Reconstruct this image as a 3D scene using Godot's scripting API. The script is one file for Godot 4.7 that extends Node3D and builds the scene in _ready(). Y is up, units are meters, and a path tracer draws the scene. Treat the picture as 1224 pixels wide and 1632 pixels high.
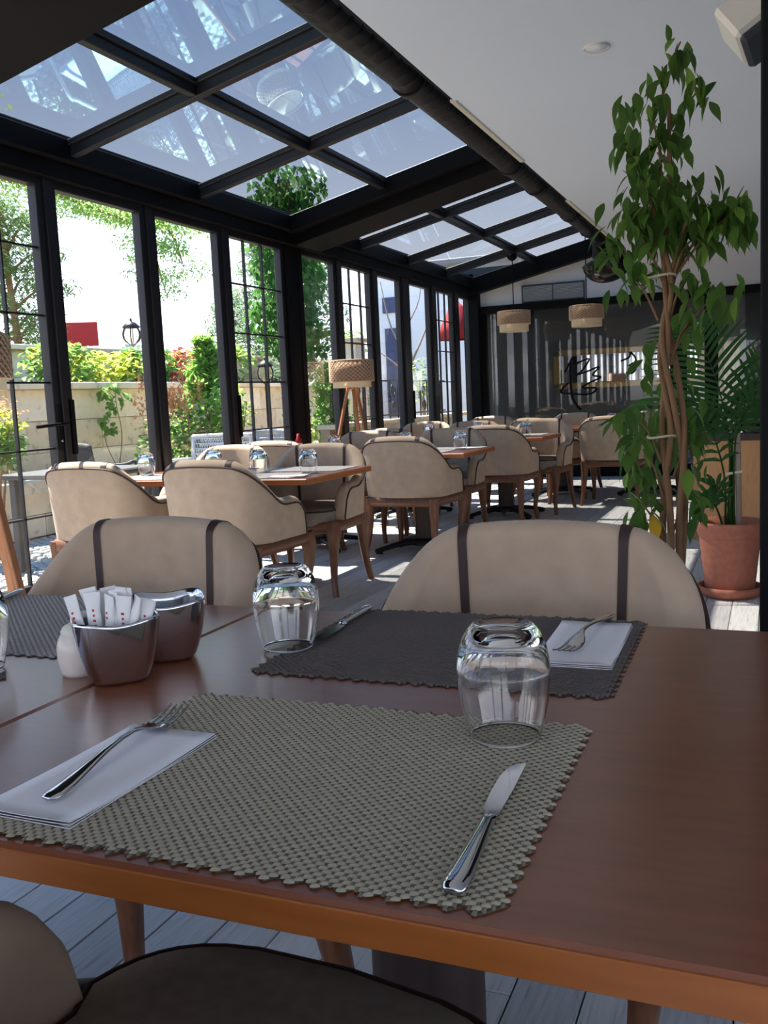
extends Node3D
# Restaurant winter garden: glazed lean-to dining room seen from a set table.

var M := {}
var used := {}
var rng := RandomNumberGenerator.new()

# ------------------------------------------------------------------ materials
func mat(key: String, col: Color, rough := 0.7, metal := 0.0) -> StandardMaterial3D:
	var m := StandardMaterial3D.new()
	m.albedo_color = col
	m.roughness = rough
	m.metallic = metal
	m.resource_name = key
	M[key] = m
	return m

func c8(r: float, g: float, b: float) -> Color:
	return Color(r / 255.0, g / 255.0, b / 255.0)

func noise_tex(freq: float, ramp: Array, oct := 4, size := 512, sd := 1, kind := FastNoiseLite.TYPE_SIMPLEX_SMOOTH) -> NoiseTexture2D:
	var n := FastNoiseLite.new()
	n.noise_type = kind
	n.frequency = freq
	n.fractal_octaves = oct
	n.seed = sd
	var t := NoiseTexture2D.new()
	t.width = size
	t.height = size
	t.seamless = true
	t.noise = n
	if ramp.size() > 0:
		var g := Gradient.new()
		var offs := PackedFloat32Array()
		var cols := PackedColorArray()
		for r in ramp:
			offs.append(r[0])
			cols.append(r[1])
		g.offsets = offs
		g.colors = cols
		t.color_ramp = g
	return t

func textured(m: StandardMaterial3D, tex: Texture2D, scale: Vector3, world := true) -> void:
	m.albedo_color = Color.WHITE
	m.albedo_texture = tex
	m.uv1_triplanar = true
	m.uv1_world_triplanar = world
	m.uv1_scale = scale

func bumpy(m: StandardMaterial3D, tex: Texture2D, cm: float) -> void:
	m.heightmap_enabled = true
	m.heightmap_texture = tex
	m.heightmap_scale = cm

# ------------------------------------------------------------------ nodes
func plain_name(called: String) -> String:
	if not used.has(called):
		used[called] = 0
		return called
	used[called] += 1
	return "%s_%03d" % [called, used[called]]

func tag(o: Node3D, label: String, category: String, group := "") -> Node3D:
	o.set_meta("label", label)
	o.set_meta("category", category)
	if group != "":
		o.set_meta("group", group)
	return o

func thing(called: String, label: String, category: String, at := Vector3.ZERO, turn := 0.0, group := "") -> Node3D:
	var o := Node3D.new()
	o.name = plain_name(called)
	add_child(o, true)
	o.position = at
	o.rotation.y = turn
	tag(o, label, category, group)
	return o

func setting(called: String) -> Node3D:
	var o := Node3D.new()
	o.name = plain_name(called)
	add_child(o, true)
	o.set_meta("kind", "structure")
	return o

func put(called: String, mesh: Mesh, m: Material, parent: Node3D, xf := Transform3D.IDENTITY) -> MeshInstance3D:
	var o := MeshInstance3D.new()
	o.name = plain_name(called) if parent == self else called
	if parent != self:
		var k := 0
		while parent.has_node(NodePath(o.name)):
			k += 1
			o.name = "%s_%03d" % [called, k]
	o.mesh = mesh
	o.material_override = m
	o.transform = xf
	parent.add_child(o, true)
	return o

var part_count := {}
func part(called: String, mesh: Mesh, m: Material, parent: Node3D, xf := Transform3D.IDENTITY) -> MeshInstance3D:
	# like put(), for parts made in long loops: the number comes from a counter
	var key := "%d/%s" % [parent.get_instance_id(), called]
	var k: int = part_count.get(key, 0)
	part_count[key] = k + 1
	var o := MeshInstance3D.new()
	o.name = called if k == 0 else "%s_%03d" % [called, k]
	o.mesh = mesh
	o.material_override = m
	o.transform = xf
	parent.add_child(o, true)
	return o

func obj(called: String, st: SurfaceTool, m: Material, parent: Node3D = self) -> MeshInstance3D:
	return put(called, done(st), m, parent)

func copy_of(o: Node3D, at: Vector3, turn: float, label: String, group := "") -> Node3D:
	var c: Node3D = o.duplicate()
	var base := String(o.name).rstrip("0123456789").rstrip("_")
	c.name = plain_name(base)
	add_child(c, true)
	c.position = at
	c.rotation = Vector3(0, turn, 0)
	c.set_meta("label", label)
	if group != "":
		c.set_meta("group", group)
	return c

func scatter(called: String, mesh: Mesh, m: Material, xfs: Array, parent: Node3D) -> MultiMeshInstance3D:
	var mm := MultiMesh.new()
	mm.transform_format = MultiMesh.TRANSFORM_3D
	mm.mesh = mesh
	mm.instance_count = xfs.size()
	for i in xfs.size():
		mm.set_instance_transform(i, xfs[i])
	var o := MultiMeshInstance3D.new()
	o.multimesh = mm
	o.material_override = m
	o.name = plain_name(called) if parent == self else called
	o.set_meta("kind", "stuff")
	parent.add_child(o, true)
	return o

# ------------------------------------------------------------------ geometry
func mb() -> SurfaceTool:
	var st := SurfaceTool.new()
	st.begin(Mesh.PRIMITIVE_TRIANGLES)
	return st

func done(st: SurfaceTool) -> ArrayMesh:
	st.generate_normals()
	st.index()
	return st.commit()

func tri(st: SurfaceTool, a: Vector3, b: Vector3, c: Vector3) -> void:   # counter-clockwise from outside
	st.add_vertex(a)
	st.add_vertex(c)
	st.add_vertex(b)

func quad(st: SurfaceTool, a: Vector3, b: Vector3, c: Vector3, d: Vector3) -> void:
	tri(st, a, b, c)
	tri(st, a, c, d)

func box(st: SurfaceTool, c: Vector3, s: Vector3, bev := 0.0, bas := Basis.IDENTITY) -> void:
	st.set_smooth_group(-1)
	var h := s * 0.5
	if bev <= 0.0:
		var p := []
		for i in 8:
			p.append(c + bas * Vector3(h.x if i & 1 else -h.x, h.y if i & 2 else -h.y, h.z if i & 4 else -h.z))
		quad(st, p[4], p[5], p[7], p[6])
		quad(st, p[1], p[0], p[2], p[3])
		quad(st, p[0], p[4], p[6], p[2])
		quad(st, p[5], p[1], p[3], p[7])
		quad(st, p[2], p[6], p[7], p[3])
		quad(st, p[0], p[1], p[5], p[4])
		return
	bev = minf(bev, minf(h.x, minf(h.y, h.z)) * 0.98)
	# three inset faces per corner
	var q := {}
	for i in 8:
		var sg := Vector3(1 if i & 1 else -1, 1 if i & 2 else -1, 1 if i & 4 else -1)
		for ax in 3:
			var v := Vector3(sg.x * (h.x - bev), sg.y * (h.y - bev), sg.z * (h.z - bev))
			v[ax] = sg[ax] * h[ax]
			q[i * 3 + ax] = c + bas * v
	var o := func(i: int, ax: int) -> Vector3: return q[i * 3 + ax]
	# faces
	quad(st, o.call(4, 2), o.call(5, 2), o.call(7, 2), o.call(6, 2))
	quad(st, o.call(1, 2), o.call(0, 2), o.call(2, 2), o.call(3, 2))
	quad(st, o.call(0, 0), o.call(4, 0), o.call(6, 0), o.call(2, 0))
	quad(st, o.call(5, 0), o.call(1, 0), o.call(3, 0), o.call(7, 0))
	quad(st, o.call(2, 1), o.call(6, 1), o.call(7, 1), o.call(3, 1))
	quad(st, o.call(0, 1), o.call(1, 1), o.call(5, 1), o.call(4, 1))
	# edges
	for ax in 3:
		var a1 := (ax + 1) % 3
		var a2 := (ax + 2) % 3
		for s1 in 2:
			for s2 in 2:
				var i0 := (s1 << a1) | (s2 << a2)
				var i1 := i0 | (1 << ax)
				if s1 == s2:
					quad(st, o.call(i0, a1), o.call(i1, a1), o.call(i1, a2), o.call(i0, a2)) if s1 == 0 else quad(st, o.call(i0, a2), o.call(i1, a2), o.call(i1, a1), o.call(i0, a1))
				else:
					quad(st, o.call(i0, a2), o.call(i1, a2), o.call(i1, a1), o.call(i0, a1)) if s1 == 0 else quad(st, o.call(i0, a1), o.call(i1, a1), o.call(i1, a2), o.call(i0, a2))
	for i in 8:
		var par := (1 if i & 1 else 0) + (1 if i & 2 else 0) + (1 if i & 4 else 0)
		if par % 2 == 1:
			tri(st, o.call(i, 0), o.call(i, 1), o.call(i, 2))
		else:
			tri(st, o.call(i, 0), o.call(i, 2), o.call(i, 1))

func beam(st: SurfaceTool, a: Vector3, b: Vector3, w: float, h: float, bev := 0.0, up := Vector3.UP) -> void:
	# a box from a to b, w across, h along up
	var d := (b - a)
	var z := d.normalized()
	var x := up.cross(z)
	if x.length() < 0.001:
		x = Vector3.RIGHT.cross(z)
	x = x.normalized()
	var y := z.cross(x).normalized()
	box(st, (a + b) * 0.5, Vector3(w, h, d.length()), bev, Basis(x, y, z))

func grid(st: SurfaceTool, P: Array, wrap_u := false, wrap_v := false, smooth := 0) -> void:
	# P[u][v]; outward when u x v points out
	st.set_smooth_group(smooth)
	var nu := P.size()
	var nv: int = P[0].size()
	for i in (nu if wrap_u else nu - 1):
		var A: Array = P[i]
		var B: Array = P[(i + 1) % nu]
		for j in (nv if wrap_v else nv - 1):
			var k := (j + 1) % nv
			quad(st, A[j], B[j], B[k], A[k])

func fan(st: SurfaceTool, ring: Array, flip := false, smooth := -1) -> void:
	st.set_smooth_group(smooth)
	var c := Vector3.ZERO
	for p in ring:
		c += p
	c /= ring.size()
	for i in ring.size():
		var a: Vector3 = ring[i]
		var b: Vector3 = ring[(i + 1) % ring.size()]
		if flip:
			tri(st, c, b, a)
		else:
			tri(st, c, a, b)

func tube(st: SurfaceTool, pts: Array, rad: Variant, n := 8, caps := true, sq := 1.0, squash := 1.0) -> void:
	# swept tube; rad is a number or one number per point; squash flattens the second axis
	var P := []
	var up := Vector3.UP
	var t0: Vector3 = (pts[1] - pts[0]).normalized()
	if absf(t0.dot(up)) > 0.9:
		up = Vector3.FORWARD
	var x := up.cross(t0).normalized()
	for i in pts.size():
		var a: Vector3 = pts[maxi(i - 1, 0)]
		var b: Vector3 = pts[mini(i + 1, pts.size() - 1)]
		var t := (b - a).normalized()
		x = (x - t * x.dot(t)).normalized()
		var y := t.cross(x)
		var r: float = rad if rad is float else rad[i]
		var ring := []
		for k in n:
			var an := TAU * k / n
			var cx := cos(an)
			var cy := sin(an)
			if sq < 1.0:
				cx = signf(cx) * pow(absf(cx), sq)
				cy = signf(cy) * pow(absf(cy), sq)
			ring.append(pts[i] + (x * cx + y * cy * squash) * r)
		P.append(ring)
	grid(st, _flip(P), false, true)
	if caps:
		fan(st, P[0], true)
		fan(st, P[P.size() - 1], false)

func _flip(P: Array) -> Array:
	# swaps the winding of a ring list
	var Q := []
	for r in P:
		var s: Array = r.duplicate()
		s.reverse()
		Q.append(s)
	return Q

func lathe(st: SurfaceTool, prof: Array, n := 24, at := Vector3.ZERO, smooth := 0) -> void:
	# prof: [radius, y] from the bottom outside upwards
	var P := []
	for p in prof:
		var ring := []
		for k in n:
			var an := TAU * k / n
			ring.append(at + Vector3(cos(an) * p[0], p[1], -sin(an) * p[0]))
		P.append(ring)
	# u along profile, v around: v x? make it point out
	grid(st, _flip(P), false, true, smooth)

func extrude(st: SurfaceTool, poly: PackedVector2Array, depth: float, xf := Transform3D.IDENTITY) -> void:
	# polygon in x,y pulled along +z
	st.set_smooth_group(-1)
	if Geometry2D.is_polygon_clockwise(poly):
		poly = poly.duplicate()
		poly.reverse()
	var ix := Geometry2D.triangulate_polygon(poly)
	for k in range(0, ix.size(), 3):
		var a := poly[ix[k]]
		var b := poly[ix[k + 1]]
		var c := poly[ix[k + 2]]
		if (b - a).cross(c - a) < 0.0:
			var t := b
			b = c
			c = t
		tri(st, xf * Vector3(a.x, a.y, depth), xf * Vector3(b.x, b.y, depth), xf * Vector3(c.x, c.y, depth))
		tri(st, xf * Vector3(a.x, a.y, 0), xf * Vector3(c.x, c.y, 0), xf * Vector3(b.x, b.y, 0))
	for i in poly.size():
		var a := poly[i]
		var b := poly[(i + 1) % poly.size()]
		quad(st, xf * Vector3(a.x, a.y, 0), xf * Vector3(b.x, b.y, 0), xf * Vector3(b.x, b.y, depth), xf * Vector3(a.x, a.y, depth))

func spline(pts: Array, per := 6) -> Array:
	var out := []
	for i in pts.size() - 1:
		var p0: Vector3 = pts[maxi(i - 1, 0)]
		var p1: Vector3 = pts[i]
		var p2: Vector3 = pts[i + 1]
		var p3: Vector3 = pts[mini(i + 2, pts.size() - 1)]
		for k in per:
			out.append(p1.cubic_interpolate(p2, p0, p3, float(k) / per))
	out.append(pts[pts.size() - 1])
	return out

func mesh_box(s: Vector3, bev := 0.0) -> ArrayMesh:
	var st := mb()
	box(st, Vector3.ZERO, s, bev)
	return done(st)

func rnd(a: float, b: float) -> float:
	return rng.randf_range(a, b)

func pick(a: Array) -> Variant:
	return a[rng.randi() % a.size()]

# ------------------------------------------------------------------ the scene
func _ready() -> void:
	rng.seed = 20240511
	var cam := Camera3D.new()
	cam.name = "camera"
	cam.fov = rad_to_deg(2.0 * atan(816.0 / 1500.0))
	cam.near = 0.05
	cam.far = 300.0
	cam.position = Vector3(0, 1.075, 0)
	cam.basis = Basis(Vector3.UP, deg_to_rad(22.655)) * Basis(Vector3.RIGHT, deg_to_rad(-6.843)) * Basis(Vector3.BACK, deg_to_rad(-2.626))
	cam.current = true
	add_child(cam)

	var sky_mat := ProceduralSkyMaterial.new()
	sky_mat.sky_top_color = Color(0.24, 0.46, 0.70)
	sky_mat.sky_horizon_color = Color(0.97, 0.98, 1.0)
	sky_mat.sky_curve = 0.18
	sky_mat.ground_bottom_color = Color(0.45, 0.43, 0.40)
	sky_mat.ground_horizon_color = Color(0.80, 0.80, 0.80)
	sky_mat.sky_energy_multiplier = 1.0
	sky_mat.sun_angle_max = 1.0
	var sky := Sky.new()
	sky.sky_material = sky_mat
	var env := Environment.new()
	env.background_mode = Environment.BG_SKY
	env.sky = sky
	env.background_energy_multiplier = SKY
	env.tonemap_mode = Environment.TONE_MAPPER_LINEAR
	env.tonemap_exposure = EXPOSURE
	env.sdfgi_enabled = true
	env.ssao_enabled = true
	env.ssil_enabled = true
	var we := WorldEnvironment.new()
	we.name = "world_environment"
	we.environment = env
	add_child(we)

	var sun := DirectionalLight3D.new()
	sun.name = "sun"
	sun.light_color = Color(1.0, 0.97, 0.91)
	sun.light_energy = SUN
	sun.light_angular_distance = 0.6
	sun.shadow_enabled = true
	add_child(sun)
	sun.look_at_from_position(Vector3.ZERO, -TO_SUN, Vector3.UP)

	make_materials()
	build_floor()
	build_glass_wall()
	build_roof()
	build_shell()
	build_far_wall()
	build_far_room()
	build_courtyard()
	build_duct()
	build_dining()
	build_setting_of_table()
	build_lamps()
	build_right_side()
	build_garden()

const SKY := 4.0
const EXPOSURE := 1.0
const SUN := 7.5
const TO_SUN := Vector3(-0.42, 0.85, -0.10)
const GX := -3.6        # plane of the glass wall
const FZ := -11.8       # plane of the far glass wall
const CEIL := 2.18
const TY := 0.70        # table height

func make_materials() -> void:
	var m := mat("black_frame", c8(34, 34, 38), 0.42)
	m.metallic_specular = 0.4
	m = mat("pane_far", Color(0.9, 0.95, 1.0, 0.02), 0.0)
	m.transparency = BaseMaterial3D.TRANSPARENCY_ALPHA
	m.metallic_specular = 0.5
	mat("black_gloss", c8(20, 20, 22), 0.2)
	mat("grey_slat", c8(176, 180, 184), 0.5)
	m = mat("curtain", c8(236, 226, 204), 0.9)
	m.backlight_enabled = true
	m.backlight = Color(0.5, 0.48, 0.44)
	m = mat("black_soft", c8(13, 13, 15), 0.6)
	m.metallic_specular = 0.25
	mat("duct", c8(31, 32, 35), 0.36, 0.3)
	mat("iron", c8(24, 24, 26), 0.45, 0.3)
	m = mat("pane", Color(1, 1, 1, 0.02), 0.0)
	m.transparency = BaseMaterial3D.TRANSPARENCY_ALPHA
	m.metallic_specular = 0.5
	# coated roof glass: part mirror, part see-through
	var img := Image.create(4, 4, false, Image.FORMAT_RGB8)
	img.fill(Color(1.0, 0.02, 1.0))
	var orm := ORMMaterial3D.new()
	orm.resource_name = "roof_glass"
	orm.orm_texture = ImageTexture.create_from_image(img)
	orm.albedo_color = Color(0.46, 0.66, 0.74, 0.80)
	orm.transparency = BaseMaterial3D.TRANSPARENCY_ALPHA
	M["roof_glass"] = orm
	m = mat("tumbler", Color(1, 1, 1, 0.0), 0.0)
	m.refraction_enabled = true
	m.refraction_scale = 0.05
	m.transparency = BaseMaterial3D.TRANSPARENCY_ALPHA
	mat("white_paint", c8(232, 233, 236), 0.7)
	mat("ceiling_paint", c8(222, 227, 235), 0.8)
	mat("white_plastic", c8(226, 222, 212), 0.45)
	mat("grey_grille", c8(58, 62, 66), 0.6)
	mat("beige_strip", c8(205, 196, 176), 0.7)
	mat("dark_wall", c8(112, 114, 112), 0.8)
	mat("grey_wall", c8(120, 122, 124), 0.8)
	mat("gold", c8(172, 142, 78), 0.35, 0.7)
	mat("mirror", c8(225, 228, 230), 0.03, 1.0)
	mat("chrome", c8(205, 205, 208), 0.12, 1.0)
	mat("steel", c8(190, 190, 192), 0.09, 1.0)
	mat("paper", c8(238, 236, 236), 0.85)
	mat("napkin", c8(236, 234, 238), 0.9)
	mat("red_print", c8(190, 40, 36), 0.7)
	mat("porcelain", c8(226, 214, 204), 0.25)
	mat("red_paint", c8(150, 18, 26), 0.7)
	mat("rope", c8(200, 190, 165), 0.9)
	mat("soil", c8(62, 46, 36), 0.95)
	mat("label_white", c8(235, 235, 235), 0.5)
	# fabrics
	var fab := noise_tex(0.02, [[0.0, c8(172, 149, 127)], [1.0, c8(188, 165, 142)]], 6, 512, 3)
	m = mat("fabric", Color.WHITE, 0.88)
	textured(m, fab, Vector3(1.1, 1.1, 1.1), false)
	m.rim_enabled = true
	m.rim = 0.25
	m = mat("seat_fabric", Color.WHITE, 0.9)
	textured(m, noise_tex(0.09, [[0.0, c8(126, 114, 104)], [1.0, c8(148, 135, 124)]], 5, 256, 4), Vector3(1.6, 1.6, 1.6), false)
	mat("piping", c8(52, 32, 28), 0.6)
	# timber
	var grain := [[0.0, c8(84, 50, 32)], [0.5, c8(112, 70, 45)], [1.0, c8(132, 86, 57)]]
	m = mat("chair_wood", Color.WHITE, 0.42)
	textured(m, noise_tex(0.03, grain, 4, 256, 5), Vector3(9, 1.2, 9), false)
	m = mat("table_wood", Color.WHITE, 0.3)
	textured(m, noise_tex(0.012, [[0.0, c8(118, 64, 41)], [0.45, c8(126, 70, 45)], [0.75, c8(131, 74, 48)], [1.0, c8(122, 67, 43)]], 5, 1024, 6), Vector3(0.5, 3.0, 3.2), true)
	m.metallic_specular = 0.5
	m.clearcoat_enabled = true
	m.clearcoat = 0.6
	m.clearcoat_roughness = 0.22
	m = mat("table_edge", Color.WHITE, 0.35)
	textured(m, noise_tex(0.012, [[0.0, c8(150, 84, 36)], [1.0, c8(176, 104, 50)]], 4, 512, 7), Vector3(0.5, 4.0, 4.0), true)
	m = mat("dark_wood", Color.WHITE, 0.5)
	textured(m, noise_tex(0.02, [[0.0, c8(46, 30, 24)], [1.0, c8(66, 45, 36)]], 4, 256, 8), Vector3(8, 1, 8), true)
	m = mat("lamp_wood", Color.WHITE, 0.5)
	textured(m, noise_tex(0.03, [[0.0, c8(138, 88, 56)], [1.0, c8(172, 116, 78)]], 4, 256, 9), Vector3(9, 1.5, 9), true)
	m = mat("cabinet_wood", Color.WHITE, 0.45)
	textured(m, noise_tex(0.012, [[0.0, c8(176, 122, 74)], [0.6, c8(192, 138, 88)], [1.0, c8(166, 112, 66)]], 4, 512, 10), Vector3(3, 0.6, 3), true)
	# floor boards: four tones
	var tones := [c8(206, 206, 206), c8(196, 197, 198), c8(213, 213, 213), c8(189, 190, 192)]
	for i in 4:
		var t: Color = tones[i]
		m = mat("board_%d" % i, Color.WHITE, 0.42)
		textured(m, noise_tex(0.016, [[0.0, t.darkened(0.32)], [0.24, t.darkened(0.06)], [0.6, t], [1.0, t.lightened(0.12)]], 4, 512, 20 + i), Vector3(9.0, 1.0, 0.55), true)
		m.uv1_offset = Vector3(0.37 * i, 0, 0.21 * i)
	mat("floor_gap", c8(52, 54, 58), 0.9)
	# outdoors
	for i in 3:
		var t: Color = [c8(222, 206, 180), c8(212, 194, 166), c8(230, 216, 194)][i]
		m = mat("stone_%d" % i, Color.WHITE, 0.9)
		textured(m, noise_tex(0.02, [[0.0, t.darkened(0.25)], [0.3, t.darkened(0.03)], [1.0, t.lightened(0.06)]], 5, 256, 30 + i), Vector3(1.3, 1.3, 1.3), true)
	mat("mortar", c8(150, 136, 116), 0.95)
	for i in 3:
		mat("cobble_%d" % i, [c8(176, 176, 172), c8(150, 152, 152), c8(200, 198, 190)][i], 0.6)
	mat("render_white", c8(238, 240, 244), 0.85)
	mat("blue_shutter", c8(74, 84, 122), 0.6)
	mat("grey_roof", c8(150, 110, 96), 0.8)
	mat("rattan", c8(196, 196, 196), 0.6)
	mat("rattan_dark", c8(60, 62, 64), 0.7)
	mat("bark", c8(132, 98, 68), 0.85)
	mat("bark_pale", c8(146, 132, 118), 0.9)
	m = mat("terracotta", Color.WHITE, 0.75)
	textured(m, noise_tex(0.03, [[0.0, c8(150, 88, 66)], [1.0, c8(176, 108, 84)]], 4, 256, 40), Vector3(3, 3, 3), true)
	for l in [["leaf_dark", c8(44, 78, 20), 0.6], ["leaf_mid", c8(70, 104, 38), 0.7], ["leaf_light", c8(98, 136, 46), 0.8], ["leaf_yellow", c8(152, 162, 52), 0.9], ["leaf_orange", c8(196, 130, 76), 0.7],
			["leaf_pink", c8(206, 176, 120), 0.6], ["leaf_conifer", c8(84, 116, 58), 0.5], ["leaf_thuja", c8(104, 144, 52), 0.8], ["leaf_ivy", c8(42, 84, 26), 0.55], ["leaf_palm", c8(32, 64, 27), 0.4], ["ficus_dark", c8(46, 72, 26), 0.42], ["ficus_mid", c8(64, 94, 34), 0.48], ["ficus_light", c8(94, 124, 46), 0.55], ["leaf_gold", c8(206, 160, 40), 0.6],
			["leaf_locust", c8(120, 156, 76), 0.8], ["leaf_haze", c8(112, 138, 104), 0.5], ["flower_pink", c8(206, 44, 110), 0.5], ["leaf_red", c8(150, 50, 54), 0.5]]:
		m = mat(l[0], l[1], 0.42)
		m.backlight_enabled = true
		var lc: Color = l[1]
		var mx := maxf(lc.r, maxf(lc.g, lc.b))
		var bl := Color(lc.r / mx, lc.g / mx, lc.b / mx).lerp(Color(0.9, 0.9, 0.85), 0.35)
		m.backlight = Color(bl.r * l[2], bl.g * l[2], bl.b * l[2])
		m.metallic_specular = 0.2
	# woven shades and mats
	m = mat("shade_cream", c8(240, 228, 200), 0.8)
	m.backlight_enabled = true
	m.backlight = Color(0.7, 0.66, 0.58)
	m = mat("shade_weave", c8(214, 186, 156), 0.85)
	m = mat("shade_weave_dark", c8(168, 136, 110), 0.85)
	mat("mat_light", c8(166, 158, 138), 0.7)
	mat("mat_light_under", c8(78, 70, 56), 0.8)
	mat("mat_dark", c8(88, 81, 80), 0.65)
	mat("mat_dark_under", c8(44, 38, 36), 0.75)
	mat("mat_grey", c8(168, 164, 160), 0.75)
	mat("mat_grey_under", c8(88, 84, 82), 0.8)
	mat("screen_glass", c8(18, 20, 24), 0.1)

# ------------------------------------------------------------------ floor
func build_floor() -> void:
	var fl := setting("floor")
	var st := mb()
	box(st, Vector3(0.2, -0.06, -6.4), Vector3(7.8, 0.08, 18.4))
	obj("subfloor", st, M.floor_gap, fl)
	var w := 0.125
	var L := 1.22
	var plank := mesh_box(Vector3(w - 0.003, 0.02, L - 0.003), 0.0018)
	var near := []
	var far := []
	var eye := Vector3(0, 0, 0)
	var fwd := Vector3(-sin(deg_to_rad(22.6)), 0, -cos(deg_to_rad(22.6)))
	var side := Vector3(cos(deg_to_rad(22.6)), 0, -sin(deg_to_rad(22.6)))
	var row := 0
	var x := -3.56 + w * 0.5
	while x < 3.9:
		var off := fposmod(row * 0.47, 1.0) * L
		var z := 2.4 + off
		while z > -16.0:
			var p := Vector3(x, -0.01, z)
			var d := (p - eye).dot(fwd)
			var l := (p - eye).dot(side)
			var seen := d > 1.3 and absf(l) < d * 0.44 + 0.3 and z > FZ and x < 1.6
			(near if seen else far).append(p)
			z -= L
		x += w
		row += 1
	near.sort_custom(func(a, b): return (a - eye).dot(fwd) < (b - eye).dot(fwd))
	for i in near.size():
		if i < 300:
			part("plank", plank, M["board_%d" % (rng.randi() % 4)], fl, Transform3D(Basis.IDENTITY, near[i] + Vector3(0, rnd(-0.0006, 0.0006), 0)))
		else:
			far.append(near[i])
	var xs := []
	for p in far:
		xs.append(Transform3D(Basis.IDENTITY, p))
	scatter("planks", plank, M.board_0, xs, fl)

# ------------------------------------------------------------------ glass wall on the left
func opening(w: Node3D, z0: float, z1: float, grid_cols: Array, y0: float, y1: float, rails: Array, frame := 0.05) -> void:
	# leaf frame round the glass z0 (near) .. z1 (far), a pane, and glazing bars
	var st := mb()
	var d := 0.06
	for z in [z0 + frame * 0.5, z1 - frame * 0.5]:
		box(st, Vector3(GX, (y0 + y1) * 0.5, z), Vector3(d, y1 - y0 + 2 * frame, frame), 0.004)
	box(st, Vector3(GX, y1 + frame * 0.5, (z0 + z1) * 0.5), Vector3(d, frame, z0 - z1), 0.004)
	box(st, Vector3(GX, y0 - 0.06, (z0 + z1) * 0.5), Vector3(d, 0.12, z0 - z1), 0.004)
	obj("frame", st, M.black_frame, w)
	var pm := mb()
	quad(pm, Vector3(GX, y0, z1), Vector3(GX, y0, z0), Vector3(GX, y1, z0), Vector3(GX, y1, z1))
	obj("pane", pm, M.pane, w)
	for z in grid_cols:
		st = mb()
		box(st, Vector3(GX, (y0 + y1) * 0.5, z), Vector3(0.022, y1 - y0, 0.010))
		obj("glazing_bar", st, M.black_frame, w)
	for y in rails:
		st = mb()
		box(st, Vector3(GX, y, (z0 + z1) * 0.5), Vector3(0.022, 0.010, z0 - z1))
		obj("glazing_bar", st, M.black_frame, w)

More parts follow.
